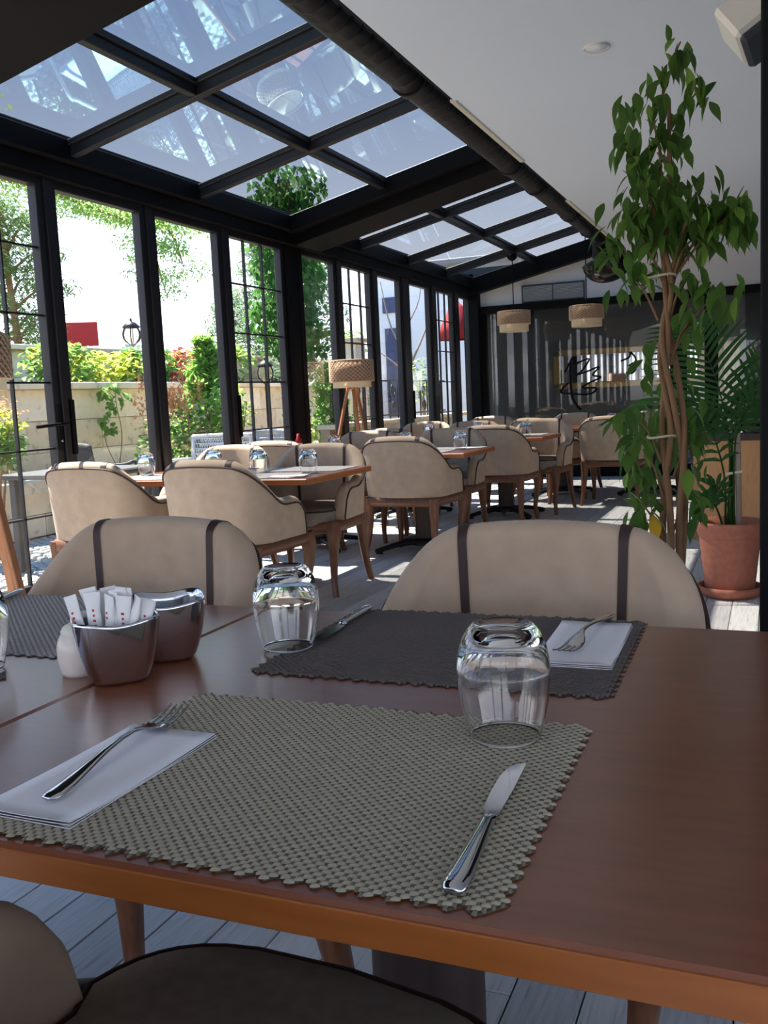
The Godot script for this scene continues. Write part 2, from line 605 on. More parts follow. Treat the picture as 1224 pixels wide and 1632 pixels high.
func build_glass_wall() -> void:
	var wall := setting("wall_left")
	var st: SurfaceTool
	# posts between the leaves, [near z, far z]
	for p in [[1.6, 1.56], [0.6, 0.56], [-0.4, -0.44], [-1.4, -1.44], [-2.36, -2.4], [-4.08, -4.13], [-4.96, -5.02], [-5.83, -5.89],
			[-7.70, -7.78], [-8.51, -8.61], [-9.29, -9.48], [-10.2, -10.34], [-11.03, -11.18]]:
		st = mb()
		box(st, Vector3(GX, 1.2, (p[0] + p[1]) * 0.5), Vector3(0.09, 2.4, absf(p[0] - p[1])), 0.005)
		obj("post", st, M.black_frame, wall)
	st = mb()
	box(st, Vector3(GX, 1.25, -6.78), Vector3(0.12, 2.5, 0.08), 0.006)
	box(st, Vector3(GX - 0.02, 1.25, -6.88), Vector3(0.13, 2.5, 0.12), 0.006)
	box(st, Vector3(GX, 1.25, -6.98), Vector3(0.10, 2.5, 0.08), 0.006)
	obj("column", st, M.black_soft, wall)
	st = mb()
	box(st, Vector3(GX + 0.05, 1.25, -11.75), Vector3(0.2, 2.5, 0.2), 0.006)
	obj("column", st, M.black_soft, wall)
	st = mb()
	box(st, Vector3(GX, 0.035, -6.5), Vector3(0.14, 0.09, 17.6), 0.006)
	obj("threshold", st, M.black_frame, wall)
	st = mb()
	box(st, Vector3(GX + 0.01, 2.37, -6.5), Vector3(0.12, 0.11, 17.6), 0.006)
	box(st, Vector3(GX + 0.02, 2.475, -6.5), Vector3(0.16, 0.13, 17.6), 0.012)
	box(st, Vector3(GX - 0.02, 2.50, -6.5), Vector3(0.2, 0.12, 17.6), 0.01)
	obj("gutter_beam", st, M.black_soft, wall)
	var rails := [1.95, 1.597, 1.243, 0.89, 0.537]
	var door := setting("door_1")
	opening(door, -3.36, -4.03, [-3.77], 0.19, 2.27, rails)
	# lever handle with its plate and cylinder
	st = mb()
	box(st, Vector3(GX + 0.036, 1.0, -4.055), Vector3(0.012, 0.24, 0.034), 0.003)
	tube(st, [Vector3(GX + 0.04, 1.02, -4.055), Vector3(GX + 0.085, 1.02, -4.055)], 0.009, 10)
	tube(st, [Vector3(GX + 0.085, 1.02, -4.07), Vector3(GX + 0.087, 1.018, -3.95), Vector3(GX + 0.085, 1.012, -3.83)], 0.0095, 10)
	obj("handle", st, M.black_soft, door)
	st = mb()
	lathe(st, [[0.0, 0.0], [0.008, 0.0], [0.008, 0.006], [0.0, 0.006]], 12)
	put("lock", done(st), M.chrome, door, Transform3D(Basis(Vector3.BACK, -PI / 2), Vector3(GX + 0.041, 0.93, -4.055)))
	var wins := [[-4.18, -4.91, []], [-5.07, -5.78, []], [-5.94, -6.69, [-6.17, -6.43]], [-7.05, -7.65, []],
		[-7.83, -8.46, [-8.04, -8.28]], [-8.66, -9.24, []], [-9.53, -10.15, []], [-10.39, -10.98, [-10.54, -10.76]], [-11.23, -11.64, []]]
	var k := 0
	for w in wins:
		var n := setting("window_%d" % (k + 1))
		opening(n, w[0], w[1], w[2], 0.19, 2.27, rails if w[2].size() else [])
		if k in [0, 2, 6]:
			st = mb()
			box(st, Vector3(GX + 0.04, 1.0, w[0] + 0.03), Vector3(0.03, 0.3, 0.03), 0.004)
			obj("pull_handle", st, M.black_soft, n)
		k += 1
	# leaves nearer than the picture shows
	for z in [-2.45, -1.5, -0.5, 0.5, 1.5]:
		k += 1
		opening(setting("window_%d" % k), z + 1.0 - 0.1 if z > -2.0 else -1.5, z - 0.0 if z > -2.0 else -2.3, [], 0.19, 2.27, [])
	k += 1
	opening(setting("window_%d" % k), -2.46, -3.30, [], 0.19, 2.27, [])

# ------------------------------------------------------------------ glazed roof
const RX := -3.55
const RY := 2.52
const RS := 0.224
func roof_y(x: float) -> float:
	return RY + RS * (x - RX)

func rafter(st: SurfaceTool, z: float, w: float, h: float, x0 := -3.6, x1 := -1.1) -> void:
	# hangs under the glass plane
	var a := Vector3(x0, roof_y(x0) - h * 0.5, z)
	var b := Vector3(x1, roof_y(x1) - h * 0.5, z)
	beam(st, a, b, w, h, 0.004)

func build_roof() -> void:
	var roof := setting("window_20")
	var st: SurfaceTool
	for z in [-4.27, -5.52, -8.15, -9.38, -10.62]:
		st = mb()
		rafter(st, z, 0.05, 0.085)
		rafter(st, z, 0.085, 0.03)
		obj("rafter", st, M.black_frame, roof)
	for q in [[[-6.83, 0.15, 0.12], [-7.1, 0.45, 0.20], [-7.38, 0.15, 0.12]], [[-2.85, 0.85, 0.16], [-3.3, 0.10, 0.10]], [[-11.72, 0.2, 0.20]]]:
		st = mb()
		for e in q:
			rafter(st, e[0], e[1], e[2])
		obj("main_beam", st, M.black_soft, roof)
	for seg in [[-3.36, -6.75], [-7.45, -11.65]]:
		var y := roof_y(-2.71)
		st = mb()
		beam(st, Vector3(-2.71, y - 0.04, seg[0]), Vector3(-2.71, y - 0.04, seg[1]), 0.05, 0.08, 0.004)
		beam(st, Vector3(-2.71, y - 0.015, seg[0]), Vector3(-2.71, y - 0.015, seg[1]), 0.085, 0.03, 0.004)
		obj("purlin", st, M.black_frame, roof)
		st = mb()
		beam(st, Vector3(-1.15, roof_y(-1.15) - 0.1, seg[0]), Vector3(-1.15, roof_y(-1.15) - 0.1, seg[1]), 0.1, 0.2, 0.004)
		obj("ridge_beam", st, M.black_frame, roof)
	# panes
	var bays := [[-3.36, -4.25], [-4.29, -5.5], [-5.54, -6.75], [-7.45, -8.13], [-8.17, -9.36], [-9.40, -10.6], [-10.64, -11.7]]
	for b in bays:
		for s in [[-3.56, -2.73], [-2.69, -1.12]]:
			st = mb()
			quad(st, Vector3(s[0], roof_y(s[0]), b[0]), Vector3(s[0], roof_y(s[0]), b[1]), Vector3(s[1], roof_y(s[1]), b[1]), Vector3(s[1], roof_y(s[1]), b[0]))
			obj("pane", st, M.roof_glass, roof)
	# covered bay over the set table
	var cov := setting("ceiling")
	st = mb()
	beam(st, Vector3(-3.7, roof_y(-3.7) + 0.05, -0.45), Vector3(-1.0, roof_y(-1.0) + 0.05, -0.45), 5.9, 0.06)
	obj("covered_roof_panel", st, M.black_soft, cov)

# ------------------------------------------------------------------ solid shell
func build_shell() -> void:
	var c := setting("ceiling")
	var st := mb()
	box(st, Vector3(1.3, CEIL + 0.5, -4.65), Vector3(4.84, 1.0, 14.5))
	obj("ceiling_slab", st, M.ceiling_paint, c)
	st = mb()
	box(st, Vector3(-1.128, CEIL + 0.5, -4.65), Vector3(0.02, 0.99, 14.3))
	obj("fascia", st, M.black_soft, c)
	for seg in [[-3.55, -4.62], [-5.7, -7.8], [-8.4, -11.3]]:
		st = mb()
		box(st, Vector3(-1.123, CEIL + 0.008, (seg[0] + seg[1]) * 0.5), Vector3(0.026, 0.028, absf(seg[0] - seg[1])), 0.003)
		obj("edge_strip", st, M.beige_strip, c)
	var n := setting("wall_right")
	st = mb()
	box(st, Vector3(3.75, 1.1, -8.4), Vector3(0.16, 2.2, 14.4))
	box(st, Vector3(3.75, 0.3, 0.7), Vector3(0.16, 0.6, 3.8))
	box(st, Vector3(3.75, 2.1, 0.7), Vector3(0.16, 0.3, 3.8))
	obj("plaster", st, M.white_paint, n)
	n = setting("wall_back")
	st = mb()
	box(st, Vector3(0, 0.25, 2.65), Vector3(7.6, 0.5, 0.16))
	box(st, Vector3(0, 2.4, 2.65), Vector3(7.6, 0.5, 0.16))
	for x in [-3.7, -1.3, 1.2, 3.7]:
		box(st, Vector3(x, 1.3, 2.65), Vector3(0.2, 2.7, 0.16))
	obj("plaster", st, M.white_paint, n)
	n = setting("window_23")
	for s in [[-3.6, -1.4], [-1.2, 1.1], [1.3, 3.6]]:
		st = mb()
		quad(st, Vector3(s[0], 0.5, 2.65), Vector3(s[1], 0.5, 2.65), Vector3(s[1], 2.15, 2.65), Vector3(s[0], 2.15, 2.65))
		obj("pane", st, M.pane, n)
	# dark square column at the right of the table
	n = setting("trim_1")
	st = mb()
	box(st, Vector3(0.125, 1.09, -2.13), Vector3(0.3, 2.18, 0.3), 0.004)
	obj("column", st, M.black_soft, n)
	# recessed downlight
	var d := thing("downlight", "small round white recessed downlight set flush in the white ceiling", "light", Vector3(-0.538, CEIL, -3.262))
	st = mb()
	lathe(st, [[0.036, -0.002], [0.042, -0.006], [0.040, -0.001], [0.043, 0.0]], 32)
	obj("trim_ring", st, M.white_plastic, d)
	st = mb()
	lathe(st, [[0.0, -0.001], [0.036, -0.003], [0.037, 0.0]], 32)
	obj("diffuser", st, M.white_paint, d)

# ------------------------------------------------------------------ far glass wall and the room behind it
func build_far_wall() -> void:
	var w := setting("wall_far")
	var st := mb()
	# white gable over the lintel
	var poly := PackedVector2Array([Vector2(-3.5, 2.14), Vector2(-1.0, 2.14), Vector2(-1.0, roof_y(-1.0) - 0.1), Vector2(-3.5, roof_y(-3.5) - 0.1)])
	extrude(st, poly, 0.08, Transform3D(Basis.IDENTITY, Vector3(0, 0, FZ - 0.04)))
	obj("gable_panel", st, M.white_paint, w)
	st = mb()
	box(st, Vector3(0.1, 2.13, FZ + 0.03), Vector3(7.4, 0.09, 0.12), 0.005)
	obj("lintel", st, M.black_soft, w)
	st = mb()
	box(st, Vector3(0.1, 0.07, FZ), Vector3(7.4, 0.14, 0.08), 0.005)
	obj("bottom_rail", st, M.black_soft, w)
	for p in [[-3.44, 0.1], [-1.05, 0.19], [-0.68, 0.15], [0.4, 0.15], [2.0, 0.15], [3.3, 0.15]]:
		st = mb()
		box(st, Vector3(p[0], 1.1, FZ), Vector3(p[1], 2.1, 0.08), 0.005)
		obj("post", st, M.black_soft, w)
	var n := setting("window_21")
	for s in [[-3.39, -1.145], [-0.955, -0.755], [-0.605, 0.325]]:
		st = mb()
		quad(st, Vector3(s[0], 0.14, FZ), Vector3(s[1], 0.14, FZ), Vector3(s[1], 2.09, FZ), Vector3(s[0], 2.09, FZ))
		obj("pane", st, M.pane_far, n)
	# air grille
	var g := thing("air_vent", "long dark grey louvred air vent in the white gable panel", "vent", Vector3(-2.52, 2.287, FZ + 0.045))
	st = mb()
	box(st, Vector3(0, 0, 0.004), Vector3(0.74, 0.19, 0.008))
	obj("backing", st, M.black_soft, g)
	st = mb()
	for s in [-1, 1]:
		box(st, Vector3(0, s * 0.1, 0.01), Vector3(0.78, 0.016, 0.02), 0.003)
		box(st, Vector3(s * 0.382, 0, 0.01), Vector3(0.016, 0.2, 0.02), 0.003)
	box(st, Vector3(0, 0, 0.012), Vector3(0.012, 0.19, 0.018))
	obj("frame", st, M.grey_grille, g)
	var sl := mb()
	box(sl, Vector3.ZERO, Vector3(0.75, 0.008, 0.014), 0.0, Basis(Vector3.RIGHT, 0.75))
	var slat := done(sl)
	for i in 11:
		part("slat", slat, M.grey_slat, g, Transform3D(Basis.IDENTITY, Vector3(0, -0.083 + i * 0.0166, 0.012)))
	# brushed drawing on the glass
	var e := thing("wall_script", "black brush-stroke emblem like a leafy tree on the far glass", "emblem", Vector3(0, 0, FZ + 0.012))
	var R := 0.012
	st = mb()
	tube(st, spline([Vector3(-2.40, 1.30, 0), Vector3(-2.30, 1.48, 0), Vector3(-2.28, 1.40, 0), Vector3(-2.10, 1.45, 0), Vector3(-2.20, 1.30, 0), Vector3(-2.27, 1.26, 0), Vector3(-2.12, 1.30, 0), Vector3(-1.98, 1.345, 0), Vector3(-2.06, 1.25, 0), Vector3(-1.96, 1.22, 0), Vector3(-2.12, 1.15, 0), Vector3(-2.19, 1.10, 0), Vector3(-2.02, 1.09, 0), Vector3(-2.1, 1.02, 0), Vector3(-2.3, 1.03, 0), Vector3(-2.46, 1.06, 0), Vector3(-2.36, 1.17, 0)], 5), R, 6)
	obj("stroke", st, M.black_soft, e)
	st = mb()
	tube(st, spline([Vector3(-2.33, 1.42, 0), Vector3(-2.335, 1.20, 0), Vector3(-2.32, 1.0, 0), Vector3(-2.26, 0.88, 0), Vector3(-2.21, 0.83, 0)], 5), 0.016, 6)
	obj("stem", st, M.black_soft, e)
	e = thing("wall_script", "small black brush-stroke curl on the far glass above the white chair", "emblem", Vector3(0, 0, FZ + 0.012))
	st = mb()
	tube(st, spline([Vector3(-1.72, 1.40, 0), Vector3(-1.62, 1.44, 0), Vector3(-1.60, 1.50, 0), Vector3(-1.54, 1.40, 0), Vector3(-1.62, 1.34, 0), Vector3(-1.54, 1.33, 0), Vector3(-1.58, 1.25, 0), Vector3(-1.66, 1.26, 0)], 5), R, 6)
	obj("stroke", st, M.black_soft, e)

func build_far_room() -> void:
	var w := setting("wall_far_room")
	var st := mb()
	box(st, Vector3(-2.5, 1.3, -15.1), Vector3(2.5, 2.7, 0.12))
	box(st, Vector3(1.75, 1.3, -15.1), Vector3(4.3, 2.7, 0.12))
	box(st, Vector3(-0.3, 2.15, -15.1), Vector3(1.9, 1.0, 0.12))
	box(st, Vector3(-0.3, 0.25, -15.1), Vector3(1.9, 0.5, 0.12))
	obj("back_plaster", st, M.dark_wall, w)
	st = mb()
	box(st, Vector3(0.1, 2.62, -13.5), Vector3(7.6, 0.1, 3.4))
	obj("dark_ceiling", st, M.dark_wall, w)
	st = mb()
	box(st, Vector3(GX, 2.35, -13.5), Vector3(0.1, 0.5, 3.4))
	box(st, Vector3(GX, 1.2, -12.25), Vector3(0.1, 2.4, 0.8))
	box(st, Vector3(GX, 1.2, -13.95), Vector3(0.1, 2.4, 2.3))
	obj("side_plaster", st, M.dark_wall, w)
	# gold framed mirror on the back wall
	var m := thing("wall_mirror", "long wall mirror in a wide gold frame behind the far glass", "mirror", Vector3(-2.08, 1.40, -15.0))
	st = mb()
	var bw := 0.1
	for s in [-1, 1]:
		box(st, Vector3(0, s * 0.26, 0.03), Vector3(2.3, bw, 0.06), 0.012)
		box(st, Vector3(s * 1.1, 0, 0.03), Vector3(bw, 0.6, 0.06), 0.012)
	obj("frame", st, M.gold, m)
	st = mb()
	box(st, Vector3(0, 0, 0.012), Vector3(2.1, 0.44, 0.01))
	obj("mirror_glass", st, M.mirror, m)
	# window of the far room on the right, daylight behind it
	var n := setting("window_22")
	st = mb()
	for x in [-1.22, -0.8, -0.42]:
		box(st, Vector3(x, 1.2, -15.0), Vector3(0.08, 1.3, 0.06), 0.004)
	obj("frame", st, M.white_paint, n)
	for seg in [[-1.2, -0.8], [-0.78, -0.42]]:
		st = mb()
		var P := []
		for i in 41:
			var x: float = lerpf(seg[0], seg[1], i / 40.0)
			var z := -14.98 + 0.02 * sin(i * 0.95)
			P.append([Vector3(x, 0.45, z), Vector3(x, 1.75, z)])
		grid(st, P)
		obj("curtain", st, M.curtain, n)

# ------------------------------------------------------------------ duct
func build_duct() -> void:
	var c := Vector2(-1.672, 2.655)
	var R := 0.092
	var d := thing("air_duct", "long black spiral air duct running along the edge of the white ceiling", "duct")
	var prof := []
	var z0 := 0.9
	var z1 := -10.2
	var pitch := 0.11
	var n := int((z0 - z1) / pitch)
	var P := []
	var seg := 28
	for i in n:
		for s in [[0.0, 0.0], [0.945, 0.0], [0.952, -0.004], [0.985, -0.004], [0.992, 0.0]]:
			var ring := []
			for k in seg:
				var an := TAU * k / seg
				var z: float = z0 - (i + s[0] + float(k) / seg * 0.9) * pitch
				ring.append(Vector3(c.x + cos(an) * (R + s[1]), c.y + sin(an) * (R + s[1]), z))
			P.append(ring)
	var st := mb()
	grid(st, P, false, true)
	obj("spiral_pipe", st, M.duct, d)
	for z in [-4.6, -6.55, -7.3, -8.6, -9.6]:
		st = mb()
		var Q := []
		for s in [[0.03, 0.0], [0.03, 0.008], [-0.03, 0.008], [-0.03, 0.0]]:
			var ring := []
			for k in seg:
				var an := TAU * k / seg
				ring.append(Vector3(c.x + cos(an) * (R + 0.002 + s[1]), c.y + sin(an) * (R + 0.002 + s[1]), z + s[0]))
			Q.append(ring)
		grid(st, Q, false, true, -1)
		box(st, Vector3(c.x, c.y + R + 0.06, z), Vector3(0.006, 0.12, 0.03))
		obj("collar", st, M.black_frame, d)
	# rounded outlet at the far end, turned down into the room
	st = mb()
	tube(st, spline([Vector3(c.x, c.y, -10.15), Vector3(c.x, c.y - 0.02, -10.35), Vector3(c.x + 0.03, c.y - 0.12, -10.48)], 6), [0.095, 0.10, 0.105, 0.11, 0.115, 0.12, 0.125, 0.13, 0.14, 0.15, 0.16, 0.17, 0.18], 24, false)
	obj("elbow", st, M.duct, d)
	st = mb()
	var prof2 := []
	for i in 13:
		var a := PI * 0.5 * i / 12.0
		prof2.append([0.27 * sin(a), -0.21 * cos(a)])
	prof2.append([0.272, 0.03])
	prof2.append([0.18, 0.06])
	lathe(st, prof2, 36)
	put("outlet_bowl", done(st), M.black_gloss, d, Transform3D(Basis(Vector3.BACK, 0.25), Vector3(c.x + 0.02, 2.42, -10.5)))

# ------------------------------------------------------------------ chair
const TOPB := 0.83
func chair_path(d: float) -> Array:
	# distance along the shell from the middle of the back -> [x, z, outward x, outward z]
	var sx := signf(d) if d != 0.0 else 1.0
	var a := absf(d)
	var hw := 0.312
	var r := 0.17
	var zb := -0.285
	var flat := hw - r
	var bow := 0.018
	if a <= flat:
		return [d, zb + bow * pow(a / flat, 2.0) , sx * 0.0, -1.0]
	var arc := r * PI * 0.5
	if a <= flat + arc:
		var an := (a - flat) / r
		return [sx * (flat + r * sin(an)), zb + bow + r * (1.0 - cos(an)), sx * sin(an), -cos(an)]
	return [sx * hw, zb + bow + r + (a - flat - arc), sx * 1.0, 0.0]

const DEND := 0.715
func chair_h(d: float) -> float:
	var a := absf(d)
	var h := TOPB - 0.012 * pow(minf(a, 0.2) / 0.2, 2.0)
	var t := clampf((a - 0.17) / 0.34, 0.0, 1.0)
	h -= 0.195 * (t * t * (3.0 - 2.0 * t))
	var e := clampf((a - (DEND - 0.12)) / 0.12, 0.0, 1.0)
	h -= 0.15 * (1.0 - sqrt(maxf(0.0, 1.0 - e * e)))
	return h

func chair_pt(d: float, off: float, y: float) -> Vector3:
	var q := chair_path(d)
	var k := lerpf(0.915, 1.0, clampf((y - 0.42) / 0.36, 0.0, 1.0))
	return Vector3((q[0] + q[2] * off) * k, y, 0.05 + (q[1] + q[3] * off - 0.05) * lerpf(0.93, 1.0, clampf((y - 0.42) / 0.36, 0.0, 1.0)))

func shell_section(d: float, e: float) -> Array:
	var h := chair_h(d)
	var t := 0.072
	var r := t * 0.5
	var out := []
	var hr := maxf(h - r * 0.9, 0.425)
	out.append(chair_pt(d, e, 0.42))
	for f in [0.35, 0.7, 1.0]:
		out.append(chair_pt(d, e, lerpf(0.42, hr, f)))
	for i in range(1, 8):
		var a := PI * i / 8.0
		out.append(chair_pt(d, -r + (r + e) * cos(a), hr + (r + e) * 0.9 * sin(a)))
	for f in [1.0, 0.7, 0.35, 0.0]:
		out.append(chair_pt(d, -t - e, lerpf(0.42, hr, f)))
	return out

var chair_meshes := {}
func make_chair_meshes() -> void:
	var st := mb()
	var P := []
	var n := 72
	for i in n + 1:
		var f := -1.0 + 2.0 * i / n
		# closer samples at the ends
		var d := DEND * f
		P.append(shell_section(d, 0.0))
	grid(st, _flip(P))
	fan(st, P[0], true)
	fan(st, P[n], false)
	chair_meshes.shell = done(st)
	for s in [-1, 1]:
		st = mb()
		var Q := []
		for k in 3:
			var sec := shell_section(s * 0.162 + (k - 1) * 0.016, 0.0022)
			Q.append(sec.slice(3, sec.size()))
		grid(st, _flip(Q))
		chair_meshes["strap%d" % s] = done(st)
	st = mb()
	var pts := []
	for i in 61:
		var d := DEND * (-1.0 + 2.0 * i / 60.0)
		pts.append(shell_section(d, 0.003)[3])
	var e: Vector3 = pts[60]
	pts.append(Vector3(e.x, 0.42, e.z))
	var b: Vector3 = pts[0]
	pts.push_front(Vector3(b.x, 0.42, b.z))
	tube(st, pts, 0.0048, 6)
	chair_meshes.piping = done(st)
	# cushion
	st = mb()
	var rings := []
	var N := 40
	var plan := func(k: int, grow: float) -> Vector3:
		var an := TAU * k / N
		var cx := cos(an)
		var sz := sin(an)
		var ex := 0.42
		var px := signf(cx) * pow(absf(cx), ex) * (0.205 + grow)
		var pz := signf(sz) * pow(absf(sz), ex) * (0.25 + grow) + 0.05
		if pz > 0.2:
			px *= 1.12
			pz += 0.035 * (1.0 - pow(px / 0.25, 2.0))
		return Vector3(px, 0, pz)
	for s in [[0.0, 0.40], [0.012, 0.415], [0.012, 0.475], [0.004, 0.486], [-0.04, 0.494], [-0.11, 0.498], [-0.2, 0.50]]:
		var ring := []
		for k in N:
			var p: Vector3 = plan.call(k, s[0])
			ring.append(Vector3(p.x, s[1], p.z))
		rings.append(ring)
	grid(st, rings, false, true)
	fan(st, rings[rings.size() - 1], true, 0)
	chair_meshes.seat = done(st)
	st = mb()
	var loop := []
	for k in N + 1:
		var p: Vector3 = plan.call(k % N, 0.0115)
		loop.append(Vector3(p.x, 0.479, p.z))
	tube(st, loop, 0.0055, 6, false)
	chair_meshes.seat_piping = done(st)
	# wooden apron, a rounded ring
	st = mb()
	rings = []
	for s in [[0.0, 0.36], [0.012, 0.363], [0.012, 0.418], [0.0, 0.421], [-0.05, 0.421], [-0.05, 0.36]]:
		var ring := []
		for k in N:
			var an := TAU * k / N
			var cx := cos(an)
			var sz := sin(an)
			ring.append(Vector3(signf(cx) * pow(absf(cx), 0.4) * (0.27 + s[0]), s[1], 0.035 + signf(sz) * pow(absf(sz), 0.4) * (0.275 + s[0])))
		rings.append(ring)
	grid(st, rings, true, true)
	chair_meshes.apron = done(st)
	for s in [-1, 1]:
		st = mb()
		var o := Vector3(s * 0.24, 0, 0.272)
		var dir := Vector3(s * 0.6, 0, 0.8)
		tube(st, spline([o + Vector3(0, 0.41, 0) - dir * 0.008, o + Vector3(0, 0.335, 0) + dir * 0.012, o + Vector3(0, 0.25, 0) + dir * 0.006, o + Vector3(0, 0.11, 0) - dir * 0.016, o + dir * 0.006], 4),
			[0.040, 0.040, 0.039, 0.037, 0.035, 0.032, 0.029, 0.027, 0.025, 0.023, 0.021, 0.0195, 0.018, 0.017, 0.0165, 0.016, 0.016], 10, true, 0.7)
		chair_meshes["front%d" % s] = done(st)
		st = mb()
		o = Vector3(s * 0.236, 0, -0.2)
		dir = Vector3(s * 0.35, 0, -0.94)
		tube(st, spline([o + Vector3(0, 0.41, 0), o + Vector3(0, 0.30, 0) + dir * 0.004, o + Vector3(0, 0.15, 0) + dir * 0.024, o + dir * 0.072], 5),
			[0.037, 0.036, 0.035, 0.033, 0.031, 0.029, 0.027, 0.026, 0.024, 0.023, 0.021, 0.020, 0.019, 0.018, 0.017, 0.016], 10, true, 0.7)
		chair_meshes["rear%d" % s] = done(st)

var chair0: Node3D
func chair(x: float, z: float, turn_deg: float, label: String, group := "upholstered tub chairs") -> Node3D:
	var at := Vector3(x, 0, z)
	if chair0 != null:
		return copy_of(chair0, at, deg_to_rad(turn_deg), label, group)
	make_chair_meshes()
	var t := thing("tub_chair", label, "chair", at, deg_to_rad(turn_deg), group)
	var b := put("backrest", chair_meshes.shell, M.fabric, t)
	put("strap", chair_meshes["strap-1"], M.piping, b)
	put("strap", chair_meshes["strap1"], M.piping, b)
	put("piping", chair_meshes.piping, M.piping, b)
	var s := put("seat", chair_meshes.seat, M.seat_fabric, t)
	put("piping", chair_meshes.seat_piping, M.piping, s)
	put("apron", chair_meshes.apron, M.chair_wood, t)
	for k in [-1, 1]:
		put("leg", chair_meshes["front%d" % k], M.chair_wood, t)
	for k in [-1, 1]:
		put("leg", chair_meshes["rear%d" % k], M.chair_wood, t)
	chair0 = t
	return t

# ------------------------------------------------------------------ tables
func table(x0: float, x1: float, z0: float, z1: float, label: String, feet := 2, wood := "table_wood") -> Node3D:
	# x0..x1 across, z0 (near) .. z1 (far)
	var c := Vector3((x0 + x1) * 0.5, 0, (z0 + z1) * 0.5)
	var t := thing("dining_table", label, "table", c, 0.0, "")
	var w := x1 - x0
	var d := z0 - z1
	var st := mb()
	box(st, Vector3(0, TY - 0.016, 0), Vector3(w, 0.032, d), 0.0035)
	var top := obj("tabletop", st, M[wood], t)
	# lighter wooden lipping round the edge
	st = mb()
	for s in [-1, 1]:
		box(st, Vector3(0, TY - 0.0175, s * (d * 0.5 + 0.0008)), Vector3(w - 0.004, 0.027, 0.004), 0.001)
		box(st, Vector3(s * (w * 0.5 + 0.0008), TY - 0.0175, 0), Vector3(0.004, 0.027, d - 0.004), 0.001)
	obj("edge_lipping", st, M.table_edge, top)
	st = mb()
	box(st, Vector3(0, TY - 0.042, 0), Vector3(minf(0.5, w * 0.6), 0.02, 0.4), 0.004)
	obj("mounting_plate", st, M.black_soft, t)
	st = mb()
	tube(st, [Vector3(0, 0.06, 0), Vector3(0, TY - 0.05, 0)], 0.066, 16, true, 0.62)
	obj("pedestal", st, M.dark_wood, t)
	st = mb()
	lathe(st, [[0.1, 0.035], [0.1, 0.06], [0.075, 0.085], [0.0, 0.085]], 20)
	obj("base_hub", st, M.iron, t)
	for k in 4:
		var an := PI / 4 + k * PI / 2
		var dr := Vector3(cos(an) * 1.0, 0, sin(an))
		st = mb()
		tube(st, spline([dr * 0.06 + Vector3(0, 0.06, 0), dr * 0.2 + Vector3(0, 0.055, 0), dr * 0.33 + Vector3(0, 0.032, 0), dr * 0.385 + Vector3(0, 0.02, 0)], 4), [0.034, 0.034, 0.033, 0.032, 0.031, 0.030, 0.029, 0.028, 0.027, 0.027, 0.026, 0.025, 0.022], 10, true, 0.8, 0.6)
		lathe(st, [[0.0, 0.0], [0.024, 0.0], [0.024, 0.018], [0.0, 0.02]], 12, dr * 0.36)
		obj("foot", st, M.iron, t)
	return t

func build_dining() -> void:
	# foreground table, two tops side by side
	table(-0.870, 0.06, -0.599, -1.502, "reddish brown wooden table laid with two placemats, nearest the viewer")
	table(-1.76, -0.874, -0.599, -1.502, "reddish brown wooden table butted against the nearest table, carrying the grey placemat")
	chair(-0.405, -1.53, 0, "cream tub chair with two brown straps across the nearest table, before the ficus")
	chair(-1.30, -1.55, 0, "cream tub chair across the nearest table, behind the sugar bowls")
	chair(-0.445, -0.485, 174, "shaded tub chair under the near table edge, only seat and arm showing")
	# second table
	table(-3.42, -2.135, -4.14, -4.95, "long brown table by the windows with four upturned glasses, behind the first row of chairs")
	chair(-3.24, -4.06, 178, "tub chair seen from behind beside the door with the lever handle")
	chair(-2.48, -4.02, 176, "tub chair seen from behind at the second table, just left of its pedestal")
	chair(-2.49, -4.86, 4, "tub chair facing us at the second table's right end, seat and arm showing")
	chair(-3.18, -4.94, -3, "tub chair facing us across the second table, half hidden by an upturned glass")
	# third table
	table(-2.72, -1.868, -5.88, -6.61, "brown table with upturned glasses behind the chair standing in mid-floor")
	table(-3.46, -2.80, -5.90, -6.58, "small brown table in front of the tripod lamp")
	chair(-2.28, -6.0, 176, "pale tub chair seen from behind standing in mid-floor in front of the third table")
	chair(-2.31, -6.76, 2, "tub chair facing us behind the third table, with a glass in front of its back")
	chair(-2.96, -6.70, 6, "tub chair facing us left of the mid-floor chair, sunlit along its top")
	chair(-3.14, -5.86, 176, "tub chair seen from behind by the black column, cut off by the second table")
	# fourth table
	table(-2.62, -1.77, -7.74, -8.45, "dark red brown table behind the third one with a single upturned glass")
	table(-3.40, -2.74, -7.74, -8.42, "brown table by the windows beyond the tripod lamp")
	chair(-2.12, -7.62, 178, "pale tub chair seen from behind, apron in full view, right of the third table")
	chair(-1.98, -8.42, -4, "tub chair facing us behind the dark red brown table")
	chair(-2.64, -8.46, 3, "tub chair facing us behind the fourth table, its top lit yellow")
	chair(-3.05, -7.66, 178, "tub chair with a golden lit rim seen from behind beyond the mid-floor chair")
	chair(-3.24, -8.78, 2, "grey shaded tub chair far back beside the last window")
	# fifth and sixth tables by the far glass
	table(-2.45, -1.62, -9.45, -10.15, "brown table with glasses at the foot of the far glass wall")
	chair(-2.08, -9.25, 150, "tub chair turned sideways at the table by the far glass, seen from behind")
	chair(-2.05, -10.22, -8, "tub chair facing us against the far glass wall")
	chair(-2.9, -10.1, 10, "tub chair facing us in the corner by the far glass wall")
	table(-1.60, -0.75, -9.55, -10.25, "brown table behind the ficus at the far glass wall")
	chair(-1.40, -9.05, 180, "tub chair seen squarely from behind, left of the ficus trunks")
	chair(-1.15, -10.35, 0, "tub chair behind the table at the ficus, against the far glass")

